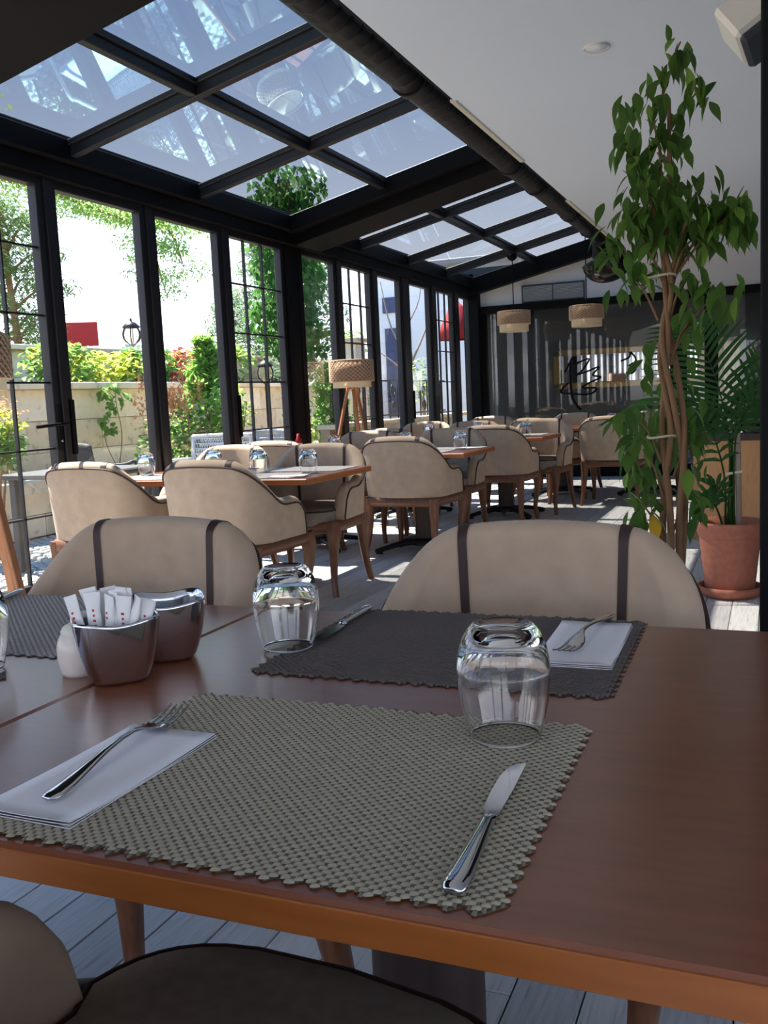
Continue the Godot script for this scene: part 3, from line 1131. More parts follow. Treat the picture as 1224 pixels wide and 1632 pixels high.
# ------------------------------------------------------------------ tableware
func mat_outline(w: float, d: float, pitch: float, depth: float) -> PackedVector2Array:
	# pinking-shear edge
	var out := PackedVector2Array()
	var nx := int(round(w / pitch))
	var nz := int(round(d / pitch))
	var px := w / nx
	var pz := d / nz
	for i in nx:
		out.append(Vector2(-w / 2 + i * px, -d / 2))
		out.append(Vector2(-w / 2 + (i + 0.5) * px, -d / 2 - depth))
	for i in nz:
		out.append(Vector2(w / 2, -d / 2 + i * pz))
		out.append(Vector2(w / 2 + depth, -d / 2 + (i + 0.5) * pz))
	for i in nx:
		out.append(Vector2(w / 2 - i * px, d / 2))
		out.append(Vector2(w / 2 - (i + 0.5) * px, d / 2 + depth))
	for i in nz:
		out.append(Vector2(-w / 2, d / 2 - i * pz))
		out.append(Vector2(-w / 2 - depth, d / 2 - (i + 0.5) * pz))
	return out

func weave_bump() -> ArrayMesh:
	var st := mb()
	var P := []
	for i in 5:
		var u := -1.0 + 0.5 * i
		var r := sqrt(maxf(0.0, 1.0 - pow(absf(u), 2.6)))
		var row := []
		for j in 5:
			var a := PI * j / 4.0
			row.append(Vector3(u * 0.0042, sin(a) * 0.0024 * (0.15 + 0.75 * r), -cos(a) * 0.0026 * (0.72 + 0.28 * r)))
		P.append(row)
	grid(st, _flip(P))
	return done(st)

func woven_mat(label: String, at: Vector3, turn: float, w: float, d: float, kind: String) -> Node3D:
	var t := thing("placemat", label, "placemat", at, turn)
	var pts := mat_outline(w, d, 0.0215, 0.0095)
	var st := mb()
	extrude(st, pts, 0.0016, Transform3D(Basis(Vector3.RIGHT, PI / 2), Vector3(0, 0.0018, 0)))
	obj("backing", st, M[kind + "_under"], t)
	var bump := weave_bump()
	var a := []
	var b := []
	var px := 0.0056
	var pz := 0.0054
	var nx := int((w + 0.02) / px)
	var nz := int((d + 0.02) / pz)
	for i in nx:
		for j in nz:
			var x := (i - (nx - 1) * 0.5) * px
			var z := (j - (nz - 1) * 0.5) * pz
			if absf(x) > w / 2 - 0.004 or absf(z) > d / 2 - 0.004:
				if not Geometry2D.is_point_in_polygon(Vector2(x, z), pts):
					continue
			var over := (i + j) % 2 == 0
			var s := rnd(0.92, 1.1)
			if over:
				a.append(Transform3D(Basis(Vector3.UP, rnd(-0.12, 0.12) + 0.25).scaled_local(Vector3(s, s, s)), Vector3(x, 0.0019, z)))
			else:
				b.append(Transform3D(Basis(Vector3.UP, PI / 2 + rnd(-0.12, 0.12)).scaled_local(Vector3(s * 0.9, s * 0.8, s * 0.8)), Vector3(x, 0.0013, z)))
	scatter("weft_strands", bump, M[kind], a, t)
	scatter("warp_strands", bump, M[kind + "_warp"], b, t)
	return t

var tumbler0: Node3D
func tumbler(x: float, z: float, label: String, s := 1.0, group := "upturned stemless glasses") -> Node3D:
	var at := Vector3(x, TY + 0.0042, z)
	if tumbler0 != null:
		var c := copy_of(tumbler0, at, 0.0, label, group)
		c.scale = Vector3(s, s, s)
		return c
	var t := thing("glass_tumbler", label, "glass", at, 0.0, group)
	var st := mb()
	# standing on its rim, thick foot on top
	var outer := [[0.0385, 0.0], [0.0425, 0.016], [0.047, 0.036], [0.0498, 0.058], [0.0505, 0.074], [0.049, 0.092], [0.0445, 0.108], [0.038, 0.119], [0.034, 0.1235], [0.032, 0.1255], [0.028, 0.126], [0.022, 0.1235], [0.012, 0.1215], [0.0, 0.121]]
	var inner := [[0.0, 0.112], [0.014, 0.1115], [0.026, 0.109], [0.036, 0.103], [0.0432, 0.092], [0.0472, 0.080], [0.0487, 0.072], [0.0480, 0.058], [0.0453, 0.036], [0.0409, 0.016], [0.0370, 0.0]]
	var prof := []
	var f := func(a: Array) -> Array:
		var v := []
		for p in a:
			v.append(Vector3(p[0], p[1], 0))
		var o := []
		for p in spline(v, 3):
			o.append([maxf(p.x, 0.0), p.y])
		return o
	prof.append_array(f.call(outer))
	var inn: Array = f.call(inner)
	prof.append_array(inn)
	prof.append(prof[0])
	lathe(st, prof, 48)
	obj("bowl", st, M.tumbler, t)
	tumbler0 = t
	return t

func sweep_flat(st: SurfaceTool, sec: Array) -> void:
	# sec: [x along, half width, y centre, half thickness]; rounded cross-section
	var P := []
	var n := 12
	for s in sec:
		var ring := []
		for k in n:
			var an := TAU * k / n
			ring.append(Vector3(s[0], s[2] + sin(an) * s[3], cos(an) * s[1]))
		P.append(ring)
	grid(st, P, false, true)
	fan(st, P[0], false, 0)
	fan(st, P[P.size() - 1], true, 0)

var knife0: Node3D
func knife(at: Vector3, turn: float, label: String, group := "table knives") -> Node3D:
	if knife0 != null:
		return copy_of(knife0, at, turn, label, group)
	var t := thing("table_knife", label, "knife", at, turn, group)
	var st := mb()
	sweep_flat(st, [[-0.126, 0.004, 0.004, 0.0025], [-0.1245, 0.008, 0.0045, 0.0038], [-0.118, 0.0105, 0.005, 0.0046], [-0.105, 0.0108, 0.005, 0.0046], [-0.08, 0.0092, 0.005, 0.0044], [-0.05, 0.0074, 0.005, 0.0042], [-0.025, 0.0062, 0.005, 0.0042], [-0.008, 0.0060, 0.005, 0.0044], [0.000, 0.0075, 0.005, 0.0042], [0.004, 0.006, 0.005, 0.003]])
	obj("handle", st, M.steel, t)
	st = mb()
	var poly := PackedVector2Array([Vector2(0.002, -0.0055), Vector2(0.012, -0.0062), Vector2(0.016, -0.0095), Vector2(0.05, -0.0108), Vector2(0.09, -0.0102), Vector2(0.112, -0.0062), Vector2(0.122, -0.0005), Vector2(0.126, 0.006), Vector2(0.1262, 0.0085), Vector2(0.12, 0.0092), Vector2(0.06, 0.0086), Vector2(0.002, 0.0062)])
	extrude(st, poly, 0.0018, Transform3D(Basis(Vector3.RIGHT, PI / 2), Vector3(0, 0.0055, 0)))
	obj("blade", st, M.steel, t)
	knife0 = t
	return t

var fork0: Node3D
func fork(at: Vector3, turn: float, label: String, group := "table forks") -> Node3D:
	if fork0 != null:
		return copy_of(fork0, at, turn, label, group)
	var t := thing("table_fork", label, "fork", at, turn, group)
	var st := mb()
	sweep_flat(st, [[-0.118, 0.003, 0.0035, 0.0016], [-0.1165, 0.0075, 0.0038, 0.0022], [-0.108, 0.0102, 0.0042, 0.0028], [-0.09, 0.0094, 0.0052, 0.0028], [-0.06, 0.0066, 0.0085, 0.0026], [-0.03, 0.0044, 0.0125, 0.0024], [0.0, 0.0034, 0.0150, 0.0022], [0.022, 0.0036, 0.0150, 0.002], [0.034, 0.0052, 0.0132, 0.0016], [0.046, 0.0100, 0.0098, 0.0011], [0.058, 0.0126, 0.0068, 0.001], [0.070, 0.0130, 0.0052, 0.001], [0.074, 0.0130, 0.0050, 0.0009]])
	obj("handle", st, M.steel, t)
	for k in 4:
		var z := (k - 1.5) * 0.0073
		st = mb()
		var P := []
		for s in [[0.071, 0.0051, 0.0024], [0.085, 0.0052, 0.0020], [0.10, 0.0065, 0.0016], [0.113, 0.0092, 0.0012], [0.119, 0.0110, 0.0006]]:
			var ring := []
			for q in 8:
				var an := TAU * q / 8
				ring.append(Vector3(s[0], s[1] + sin(an) * 0.0011, z + cos(an) * s[2]))
			P.append(ring)
		grid(st, P, false, true)
		fan(st, P[4], true)
		obj("tine", st, M.steel, t)
	fork0 = t
	return t

func napkin(at: Vector3, turn: float, w: float, d: float, label: String) -> Node3D:
	var t := thing("paper_napkin", label, "napkin", at, turn, "folded paper napkins")
	for i in 3:
		var st := mb()
		var P := []
		for a in 13:
			var row := []
			for b in 7:
				var u := a / 12.0 - 0.5
				var v := b / 6.0 - 0.5
				var lift := 0.0006 * sin(u * 7.0 + i) * cos(v * 5.0) + 0.0035 * pow(absf(u) * 2.0, 6.0) * (i * 0.3)
				row.append(Vector3(u * w * (1.0 - 0.008 * i), 0.0006 + i * 0.0013 + lift, v * d * (1.0 - 0.012 * i)))
			P.append(row)
		grid(st, _flip(P))
		var Q := []
		for r in P:
			var row := []
			for p in r:
				row.append(p - Vector3(0, 0.001, 0))
			Q.append(row)
		grid(st, Q)
		for e in [[0, true], [12, false]]:
			for b in 6:
				var A: Vector3 = P[e[0]][b]
				var B: Vector3 = P[e[0]][b + 1]
				quad(st, A, B, B - Vector3(0, 0.001, 0), A - Vector3(0, 0.001, 0))
		for e in [0, 6]:
			for a in 12:
				var A: Vector3 = P[a][e]
				var B: Vector3 = P[a + 1][e]
				quad(st, A, B, B - Vector3(0, 0.001, 0), A - Vector3(0, 0.001, 0))
		obj("fold", st, M.napkin, t)
	return t

func square_bowl(called: String, label: String, at: Vector3, turn: float) -> Node3D:
	var t := thing(called, label, "bowl", at, turn)
	var P := []
	var N := 56
	for s in [[0.0, 0.0], [0.024, 0.0], [0.030, 0.002], [0.0345, 0.008], [0.040, 0.024], [0.0445, 0.044], [0.0475, 0.064], [0.0492, 0.080], [0.0494, 0.083], [0.0480, 0.0842], [0.0466, 0.083], [0.0455, 0.072], [0.042, 0.046], [0.037, 0.024], [0.030, 0.011], [0.018, 0.008], [0.0, 0.008]]:
		var ring := []
		for k in N:
			var an := TAU * k / N
			var cx := cos(an)
			var sz := sin(an)
			var f := pow(pow(absf(cx), 3.6) + pow(absf(sz), 3.6), -1.0 / 3.6)
			var dip: float = 0.006 * (1.0 - (f - 1.0) / 0.21) * clampf((s[1] - 0.02) / 0.06, 0.0, 1.0)
			ring.append(Vector3(cx * f * s[0], s[1] - dip, -sz * f * s[0]))
		P.append(ring)
	var st := mb()
	grid(st, _flip(P), false, true)
	obj("body", st, M.chrome, t)
	t.scale = Vector3(1.2, 1.14, 1.2)
	return t

func build_setting_of_table() -> void:
	mat("mat_light_warp", c8(116, 108, 92), 0.75)
	mat("mat_dark_warp", c8(112, 94, 82), 0.7)
	mat("mat_grey_warp", c8(140, 136, 132), 0.75)
	var y := TY
	woven_mat("light olive woven placemat at the table front, carrying fork, napkin and knife", Vector3(-0.440, y, -0.814), 0.012, 0.498, 0.392, "mat_light")
	woven_mat("dark charcoal woven placemat across the table behind the light olive one", Vector3(-0.436, y, -1.318), 0.012, 0.49, 0.386, "mat_dark")
	woven_mat("grey woven placemat at the left behind the sugar bowls", Vector3(-1.255, y, -1.306), 0.03, 0.50, 0.39, "mat_grey")
	woven_mat("dark placemat at the left edge of the table, only its corner in view", Vector3(-1.285, y, -0.82), 0.0, 0.51, 0.385, "mat_dark")
	tumbler(-0.270, -0.962, "upturned glass on the far edge of the light olive placemat, nearest of the glasses")
	tumbler(-0.688, -1.243, "upturned glass on the left corner of the dark charcoal placemat")
	tumbler(-1.098, -1.028, "upturned glass at the left edge of the photograph, mostly cut off")
	var ym := y + 0.0042
	napkin(Vector3(-0.640, ym, -0.752), 1.555, 0.238, 0.116, "folded white paper napkin under the fork on the light olive placemat")
	fork(Vector3(-0.6488, ym + 0.0045, -0.790), 1.67, "steel fork lying on the napkin at the left of the light olive placemat").scale = Vector3(1.08, 1.08, 1.08)
	knife(Vector3(-0.2275, ym, -0.7515), 1.63, "steel table knife at the right of the light olive placemat")
	napkin(Vector3(-0.256, ym, -1.353), 1.592, 0.24, 0.111, "folded white paper napkin on the right end of the dark charcoal placemat")
	fork(Vector3(-0.256, ym + 0.0045, -1.383), -1.675, "steel fork with its tines towards us on the napkin of the dark charcoal placemat")
	knife(Vector3(-0.6594, ym, -1.3826), -1.511, "steel knife at the left end of the dark charcoal placemat, behind the glass")
	knife(Vector3(-1.4317, ym, -1.3927), -1.25, "knife at the left edge of the photograph on the grey placemat")
	# condiments
	var b := square_bowl("sugar_bowl", "square chrome bowl holding white paper sugar sticks", Vector3(-0.852, y, -1.046), 0.75)
	square_bowl("metal_bowl", "empty square chrome bowl just behind the bowl of sugar sticks", Vector3(-0.850, y, -1.162), 0.62)
	var s := thing("salt_shaker", "small white porcelain shaker half hidden behind the sugar bowl", "shaker", Vector3(-0.929, y, -1.054))
	var st := mb()
	lathe(st, [[0.0, 0.0], [0.023, 0.0], [0.026, 0.006], [0.029, 0.024], [0.0295, 0.04], [0.027, 0.052], [0.0225, 0.06], [0.021, 0.062]], 28)
	obj("body", st, M.porcelain, s)
	st = mb()
	lathe(st, [[0.0215, 0.06], [0.022, 0.065], [0.018, 0.071], [0.010, 0.075], [0.0, 0.076]], 28)
	obj("cap", st, M.white_plastic, s)
	var k := 0
	var spots := [[-0.026, -0.012, 0.10, 0.16], [-0.020, 0.012, 0.02, 0.05], [-0.012, -0.022, -0.08, 0.2], [-0.006, 0.004, 0.10, -0.1], [0.004, -0.016, -0.05, 0.1], [0.006, 0.018, -0.1, 0.02],
		[0.014, 0.000, 0.12, -0.12], [0.018, -0.020, 0.16, 0.1], [0.024, 0.012, -0.06, -0.2], [-0.028, 0.020, 0.0, 0.28], [0.028, -0.006, 0.05, -0.28], [-0.002, 0.026, -0.18, -0.06], [-0.018, -0.028, 0.12, 0.24], [0.010, -0.028, 0.16, -0.02]]
	for q in spots:
		var label: String = ["white paper sugar stick leaning in the chrome bowl", "white paper sugar stick leaning in the chrome bowl"][k % 2]
		var p := Transform3D(Basis(Vector3.BACK, q[3]) * Basis(Vector3.RIGHT, q[2]) * Basis(Vector3.UP, rnd(-0.7, 0.7)), Vector3(-0.852 + q[0], y + 0.0135, -1.046 + q[1]))
		var t := thing("sugar_stick", label, "sugar stick", Vector3.ZERO, 0.0, "paper sugar sticks in the chrome bowl")
		t.transform = p
		var h := rnd(0.106, 0.118)
		st = mb()
		sweep_stick(st, h, 0.0125)
		obj("sachet", st, M.paper, t)
		if k % 3 != 2:
			st = mb()
			for r in 5:
				box(st, Vector3(0.0005, h * (0.52 + 0.065 * r), 0.0052), Vector3(rnd(0.0025, 0.0045), 0.0032, 0.0006))
			obj("print", st, M.red_print, t)
		k += 1
	# the other tables
	var names := {"second": "second table", "third": "third table", "fourth": "fourth table"}
	var mm: ArrayMesh
	st = mb()
	extrude(st, mat_outline(0.46, 0.33, 0.02, 0.006), 0.003, Transform3D(Basis(Vector3.RIGHT, PI / 2), Vector3(0, 0.003, 0)))
	mm = done(st)
	var far := [[-3.12, -4.34, "second table before the chair by the door"], [-2.48, -4.34, "second table by the chair left of its pedestal"], [-3.08, -4.75, "far side of the second table under the windows"], [-2.42, -4.75, "second table before the chair at its right end"],
		[-2.28, -6.06, "third table before the mid-floor chair"], [-2.22, -6.43, "far side of the third table"], [-2.2, -7.92, "fourth table before the chair with the full apron"], [-2.1, -8.27, "far side of the fourth table"]]
	for f in far:
		var o := put("placemat", mm, M.mat_grey, self, Transform3D(Basis.IDENTITY, Vector3(f[0], y + 0.0002, f[1])))
		tag(o, "grey placemat on the " + f[2], "placemat", "grey placemats on the tables behind")
	for g in [[-3.30, -4.43, "upturned glass on the second table in front of the black post"], [-2.62, -4.52, "upturned glass in the middle of the second table before a facing chair"], [-2.285, -4.46, "upturned glass at the right end of the second table"], [-3.0, -4.66, "upturned glass on the second table half hidden by the back of a chair"],
		[-2.02, -6.28, "upturned glass on the third table against the back of a facing chair"], [-2.46, -6.36, "upturned glass on the third table peeping over the mid-floor chair"], [-2.95, -6.2, "upturned glass on the small table before the tripod lamp"],
		[-1.98, -8.0, "upturned glass standing alone on the fourth table"], [-2.45, -8.15, "upturned glass on the fourth table behind the pale chair's top"], [-2.9, -8.1, "upturned glass on the table by the windows beyond the tripod lamp"], [-1.52, -9.75, "upturned glass on the table behind the ficus"]]:
		tumbler(g[0], g[1], g[2])
	for f in [[-2.30, -4.26, 0.2, "napkin on the right end of the second table"], [-1.98, -6.42, -0.1, "napkin on the right end of the third table"]]:
		napkin(Vector3(f[0], y + 0.0034, f[1]), f[2], 0.2, 0.11, "folded white paper " + f[3])
	for f in [[-2.62, -4.30, 0.5, "knife on the near edge of the second table"], [-2.30, -6.03, 0.3, "knife on the near edge of the third table"]]:
		knife(Vector3(f[0], y + 0.0034, f[1]), f[2], "small steel " + f[3])

func sweep_stick(st: SurfaceTool, h: float, w: float) -> void:
	# a paper tube pressed flat at both ends
	var P := []
	for s in [[0.0, 1.25, 0.06], [0.006, 1.22, 0.1], [0.02, 1.0, 0.42], [h * 0.5, 0.96, 0.46], [h - 0.022, 1.0, 0.42], [h - 0.007, 1.22, 0.1], [h, 1.25, 0.06]]:
		var ring := []
		for k in 12:
			var an := TAU * k / 12
			ring.append(Vector3(cos(an) * w * s[1] * 0.8, s[0], -sin(an) * w * s[2]))
		P.append(ring)
	grid(st, _flip(P), false, true)
	fan(st, P[6], false)
	fan(st, P[0], true)

# ------------------------------------------------------------------ lamps
func woven_drum(t: Node3D, R: float, y0: float, y1: float, r2: float, yb: float) -> void:
	# woven band from y0 to y1, cream lining showing below down to yb
	var st := mb()
	lathe(st, [[R - 0.004, y0], [R, y0], [R, y1], [R - 0.004, y1], [R - 0.004, y0]], 40)
	var band := obj("woven_band", st, M.shade_weave_dark, t)
	st = mb()
	for s in [-1, 1]:
		for k in 30:
			var pts := []
			for i in 9:
				var f := i / 8.0
				var an: float = TAU * k / 30.0 + s * f * 1.15
				pts.append(Vector3(cos(an) * (R + 0.0022), lerpf(y0, y1, f), sin(an) * (R + 0.0022)))
			tube(st, pts, 0.006, 4, false, 1.0, 0.5)
	for y in [y0, y1]:
		var loop := []
		for k in 41:
			var an := TAU * k / 40.0
			loop.append(Vector3(cos(an) * R, y, sin(an) * R))
		tube(st, loop, 0.005, 6, false)
	obj("weave", st, M.shade_weave, band)
	st = mb()
	lathe(st, [[r2 - 0.003, yb], [r2, yb], [r2, y1 - 0.01], [r2 - 0.003, y1 - 0.01], [r2 - 0.003, yb]], 40)
	obj("lining", st, M.shade_cream, t)

func floor_lamp(label: String, x: float, z: float, turn: float) -> void:
	var t := thing("floor_lamp", label, "lamp", Vector3(x, 0, z), turn, "wooden tripod floor lamps")
	woven_drum(t, 0.187, 1.235, 1.415, 0.165, 1.185)
	for k in 3:
		var an := TAU * k / 3.0
		var d := Vector3(cos(an), 0, -sin(an))
		var st := mb()
		beam(st, d * 0.33, d * 0.03 + Vector3(0, 1.23, 0), 0.034, 0.022, 0.004, d)
		obj("leg", st, M.lamp_wood, t)
	var st := mb()
	lathe(st, [[0.0, 1.17], [0.036, 1.17], [0.042, 1.2], [0.036, 1.235], [0.0, 1.235]], 16)
	lathe(st, [[0.0, 1.235], [0.017, 1.235], [0.017, 1.3], [0.0, 1.3]], 12)
	obj("socket", st, M.lamp_wood, t)
	st = mb()
	for k in 3:
		var an := TAU * k / 3.0 + 0.4
		tube(st, [Vector3(0, 1.33, 0), Vector3(cos(an) * 0.165, 1.39, sin(an) * 0.165)], 0.003, 6)
	tube(st, [Vector3(0, 1.29, 0), Vector3(0, 1.34, 0)], 0.004, 6)
	obj("spider", st, M.iron, t)

func pendant(label: String, x: float, y_top: float) -> void:
	var t := thing("pendant_lamp", label, "lamp", Vector3(x, 0, -10.62), 0.0, "woven drum pendants")
	woven_drum(t, 0.182, 1.845, 1.99, 0.165, 1.765)
	var st := mb()
	tube(st, [Vector3(0, 1.9, 0), Vector3(0, y_top, 0)], 0.006, 6)
	obj("cord", st, M.black_soft, t)
	st = mb()
	lathe(st, [[0.0, y_top - 0.07], [0.035, y_top - 0.06], [0.055, y_top - 0.03], [0.055, y_top], [0.0, y_top]], 20)
	obj("ceiling_rose", st, M.black_soft, t)
	st = mb()
	for k in 3:
		var an := TAU * k / 3.0
		tube(st, [Vector3(0, 1.97, 0), Vector3(cos(an) * 0.165, 1.97, sin(an) * 0.165)], 0.003, 6)
	obj("spider", st, M.iron, t)

func build_lamps() -> void:
	floor_lamp("wooden tripod floor lamp with woven drum shade standing by the windows in the middle distance", -3.36, -7.47, deg_to_rad(100))
	floor_lamp("wooden tripod floor lamp at the left edge, beside the door, its shade cut off", -3.14, -3.02, deg_to_rad(-10))
	pendant("woven drum pendant hanging in front of the far glass, left one, near the corner post", -2.73, roof_y(-2.73) - 0.085)
	pendant("woven drum pendant hanging in front of the far glass below the air vent's right end", -1.91, roof_y(-1.91) - 0.085)

# ------------------------------------------------------------------ plants indoors, cabinet, speaker
func leaf_mesh(l: float, w: float, droop: float, fold := 0.25) -> ArrayMesh:
	# base at the origin, tip along +z, lying in x z
	var st := mb()
	var P := []
	for s in [[0.0, 0.02], [0.12, 0.52], [0.3, 0.97], [0.46, 1.0], [0.64, 0.74], [0.8, 0.32], [0.9, 0.1], [1.0, 0.0]]:
		var z: float = s[0] * l
		var y: float = -droop * l * s[0] * s[0]
		var hw: float = s[1] * w * 0.5
		P.append([Vector3(-hw, y + hw * fold, z), Vector3(0, y, z), Vector3(hw, y + hw * fold, z)])
	grid(st, P)
	return done(st)

func rand_basis_down(tilt: float) -> Basis:
	# leaf axis hanging outward and down
	var yaw := rnd(0, TAU)
	var pitch := tilt + rnd(-0.45, 0.45)
	return Basis(Vector3.UP, yaw) * Basis(Vector3.RIGHT, pitch) * Basis(Vector3.BACK, rnd(-0.5, 0.5))

func pot(st: SurfaceTool, r: float, h: float) -> void:
	lathe(st, [[0.0, 0.0], [r * 0.68, 0.0], [r * 0.70, 0.01], [r * 0.88, h * 0.78], [r * 0.885, h * 0.80], [r * 0.9, h * 0.80], [r * 0.9, h * 0.815], [r * 0.93, h * 0.83], [r * 1.0, h * 0.97], [r * 1.01, h], [r * 0.94, h], [r * 0.86, h * 0.86], [r * 0.84, h * 0.84]], 40)

func build_right_side() -> void:
	# ---- ficus
	var f := thing("ficus_tree", "tall weeping fig with braided trunks rising behind the nearest right chair", "plant", Vector3(-0.29, 0, -2.85))
	var o := Vector3(-0.29, 0, -2.85)
	var st := mb()
	pot(st, 0.15, 0.34)
	var p := obj("pot", st, M.terracotta, f)
	st = mb()
	lathe(st, [[0.13, 0.29], [0.0, 0.31]], 24)
	obj("soil", st, M.soil, p)
	var tr := [
		[[-0.290, 0.30, 0.02], [-0.290, 0.70, 0.02], [-0.318, 0.95, -0.015], [-0.292, 1.2, 0.02], [-0.305, 1.42, 0.0], [-0.288, 1.62, 0.0], [-0.285, 1.86, 0.0]],
		[[-0.265, 0.30, -0.02], [-0.262, 0.68, 0.01], [-0.240, 0.92, 0.02], [-0.268, 1.12, -0.02], [-0.300, 1.3, -0.02], [-0.262, 1.46, 0.02], [-0.225, 1.56, 0.02]],
		[[-0.325, 0.30, -0.02], [-0.318, 0.72, -0.02], [-0.285, 0.95, 0.025], [-0.322, 1.16, 0.0], [-0.280, 1.34, 0.02], [-0.31, 1.5, 0.0], [-0.36, 1.66, 0.0]],
		[[-0.28, 0.30, 0.0], [-0.245, 0.75, -0.02], [-0.27, 1.0, 0.03], [-0.312, 1.22, 0.025], [-0.27, 1.42, -0.02], [-0.30, 1.6, -0.02]]]
	for a in tr:
		var pts := []
		for q in a:
			pts.append(Vector3((q[0] - o.x) * (0.85 if q[1] < 1.45 else 1.0) + 0.012, q[1], q[2]))
		st = mb()
		var sp := spline(pts, 5)
		var rr := []
		for i in sp.size():
			rr.append(lerpf(0.0112, 0.005, float(i) / sp.size()))
		tube(st, sp, rr, 8)
		obj("trunk", st, M.bark, f)
	st = mb()
	for y in [0.93, 1.385]:
		var loop := []
		for k in 17:
			var an := TAU * k / 16
			loop.append(Vector3(-0.01 + cos(an) * 0.042, y + 0.003 * sin(an * 2), sin(an) * 0.04))
		tube(st, loop, 0.004, 6, false)
	obj("tie", st, M.rope, f)
	var cl := [[-0.241, 1.999, 0.035, 0.035], [-0.291, 1.942, 0.049, 0.043], [-0.184, 1.875, 0.049, 0.039], [-0.327, 1.813, 0.083, 0.059], [-0.242, 1.800, 0.039, 0.055], [-0.388, 1.745, 0.039, 0.035], [-0.302, 1.716, 0.083, 0.059],
		[-0.337, 1.635, 0.075, 0.067], [-0.261, 1.574, 0.114, 0.075], [-0.186, 1.531, 0.118, 0.063], [-0.087, 1.537, 0.049, 0.035], [-0.391, 1.528, 0.063, 0.055], [-0.445, 1.475, 0.035, 0.028], [-0.313, 1.511, 0.083, 0.075],
		[-0.203, 1.473, 0.063, 0.035], [-0.384, 1.377, 0.075, 0.043], [-0.153, 1.305, 0.075, 0.047], [-0.229, 1.355, 0.059, 0.039], [-0.221, 1.240, 0.049, 0.049], [-0.363, 0.960, 0.079, 0.055], [-0.291, 1.066, 0.071, 0.110],
		[-0.347, 0.858, 0.055, 0.075], [-0.266, 0.921, 0.055, 0.098], [-0.202, 0.919, 0.028, 0.110], [-0.366, 0.719, 0.055, 0.043], [-0.242, 0.710, 0.055, 0.047], [-0.290, 1.174, 0.059, 0.059], [-0.136, 1.526, 0.069, 0.049]]
	var num := [5, 8, 8, 16, 7, 6, 20, 26, 42, 40, 9, 16, 8, 30, 14, 14, 13, 8, 8, 18, 12, 16, 16, 13, 14, 12, 8, 24]
	var leaves := [leaf_mesh(0.066, 0.026, 0.25), leaf_mesh(0.076, 0.029, 0.35), leaf_mesh(0.054, 0.021, 0.2)]
	var all := []
	st = mb()
	for i in cl.size():
		var c := Vector3(cl[i][0] - o.x, cl[i][1], 0.0)
		# twig from the trunks to the cluster
		var root := Vector3(clampf(c.x * 0.2, -0.03, 0.03), c.y - 0.08 - absf(c.x) * 0.35, 0)
		tube(st, spline([root, (root + c) * 0.5 + Vector3(0, 0.03, rnd(-0.03, 0.03)), c + Vector3(0, 0.015, 0)], 3), [0.0045, 0.004, 0.0036, 0.0032, 0.0028, 0.0024, 0.002], 5)
		for k in int(num[i] * 1.7):
			var q := c + Vector3(rnd(-1, 1) * cl[i][2], rnd(-1, 1) * cl[i][3] + 0.018, rnd(-1, 1) * maxf(cl[i][2], 0.05))
			if q.y < 1.3 and absf(q.x - 0.012) < 0.045 and q.z > -0.02:
				continue
			all.append([q.z, Transform3D(rand_basis_down(0.95).scaled_local(Vector3.ONE * rnd(0.85, 1.3)), q), i == 24 and k < 2])
	all.sort_custom(func(a, b): return a[0] > b[0])
	var extra := []
	for i in all.size():
		if i < 292:
			var m: String = pick(["ficus_dark", "ficus_dark", "ficus_mid", "ficus_mid", "ficus_mid", "ficus_light"])
			part("leaf", leaves[rng.randi() % 3], M["leaf_gold" if all[i][2] else m], f, all[i][1])
		else:
			extra.append(all[i][1])
	obj("twigs", st, M.bark, f)
	scatter("foliage", leaves[0], M.ficus_mid, extra, f)

	# ---- palm in the terracotta pot
	var pl := thing("potted_palm", "feathery palm with a staked cane in a terracotta pot with saucer by the column", "plant", Vector3(-0.205, 0, -5.03))
	st = mb()
	pot(st, 0.168, 0.385)
	p = obj("pot", st, M.terracotta, pl)
	st = mb()
	lathe(st, [[0.0, 0.0], [0.13, 0.0], [0.155, 0.02], [0.158, 0.055], [0.148, 0.055], [0.145, 0.02], [0.0, 0.015]], 32)
	obj("saucer", st, M.terracotta, p)
	st = mb()
	lathe(st, [[0.145, 0.33], [0.0, 0.345]], 24)
	obj("soil", st, M.soil, p)
	st = mb()
	tube(st, spline([Vector3(0.045, 0.33, 0.0), Vector3(0.04, 0.7, 0.01), Vector3(0.035, 1.05, 0.0)], 5), 0.014, 8)
	obj("cane", st, M.bark_pale, pl)
	st = mb()
	beam(st, Vector3(-0.03, 0.62, 0.02), Vector3(0.06, 0.635, 0.02), 0.006, 0.012)
	obj("tie", st, M.rope, pl)
	# [points of the rachis], leaflet length, pairs, droop
	var fr := [
		[[[-0.01, 0.35, 0.0], [0.0, 0.75, 0.02], [-0.05, 1.06, 0.05], [-0.15, 1.34, 0.07]], 0.34, 19, 0.35],
		[[[0.0, 0.35, 0.0], [0.0, 0.80, 0.0], [-0.2, 1.0, 0.08], [-0.48, 0.90, 0.14]], 0.26, 17, 1.1],
		[[[0.01, 0.35, 0.0], [0.02, 0.85, 0.0], [0.14, 1.10, 0.02], [0.32, 1.18, 0.04]], 0.26, 14, 0.6],
		[[[0.02, 0.35, 0.0], [0.03, 0.80, 0.04], [0.12, 0.98, 0.10], [0.28, 0.92, 0.14]], 0.24, 16, 0.8],
		[[[-0.02, 0.35, 0.0], [-0.03, 0.65, 0.03], [-0.12, 0.90, 0.06], [-0.26, 0.86, 0.1]], 0.20, 14, 0.9],
		[[[-0.03, 0.35, 0.02], [-0.06, 0.45, 0.04], [-0.1, 0.52, 0.06], [-0.17, 0.50, 0.1]], 0.12, 9, 0.6],
		[[[0.02, 0.35, 0.04], [-0.01, 0.48, 0.08], [-0.05, 0.57, 0.12], [-0.08, 0.58, 0.18]], 0.12, 9, 0.6]]
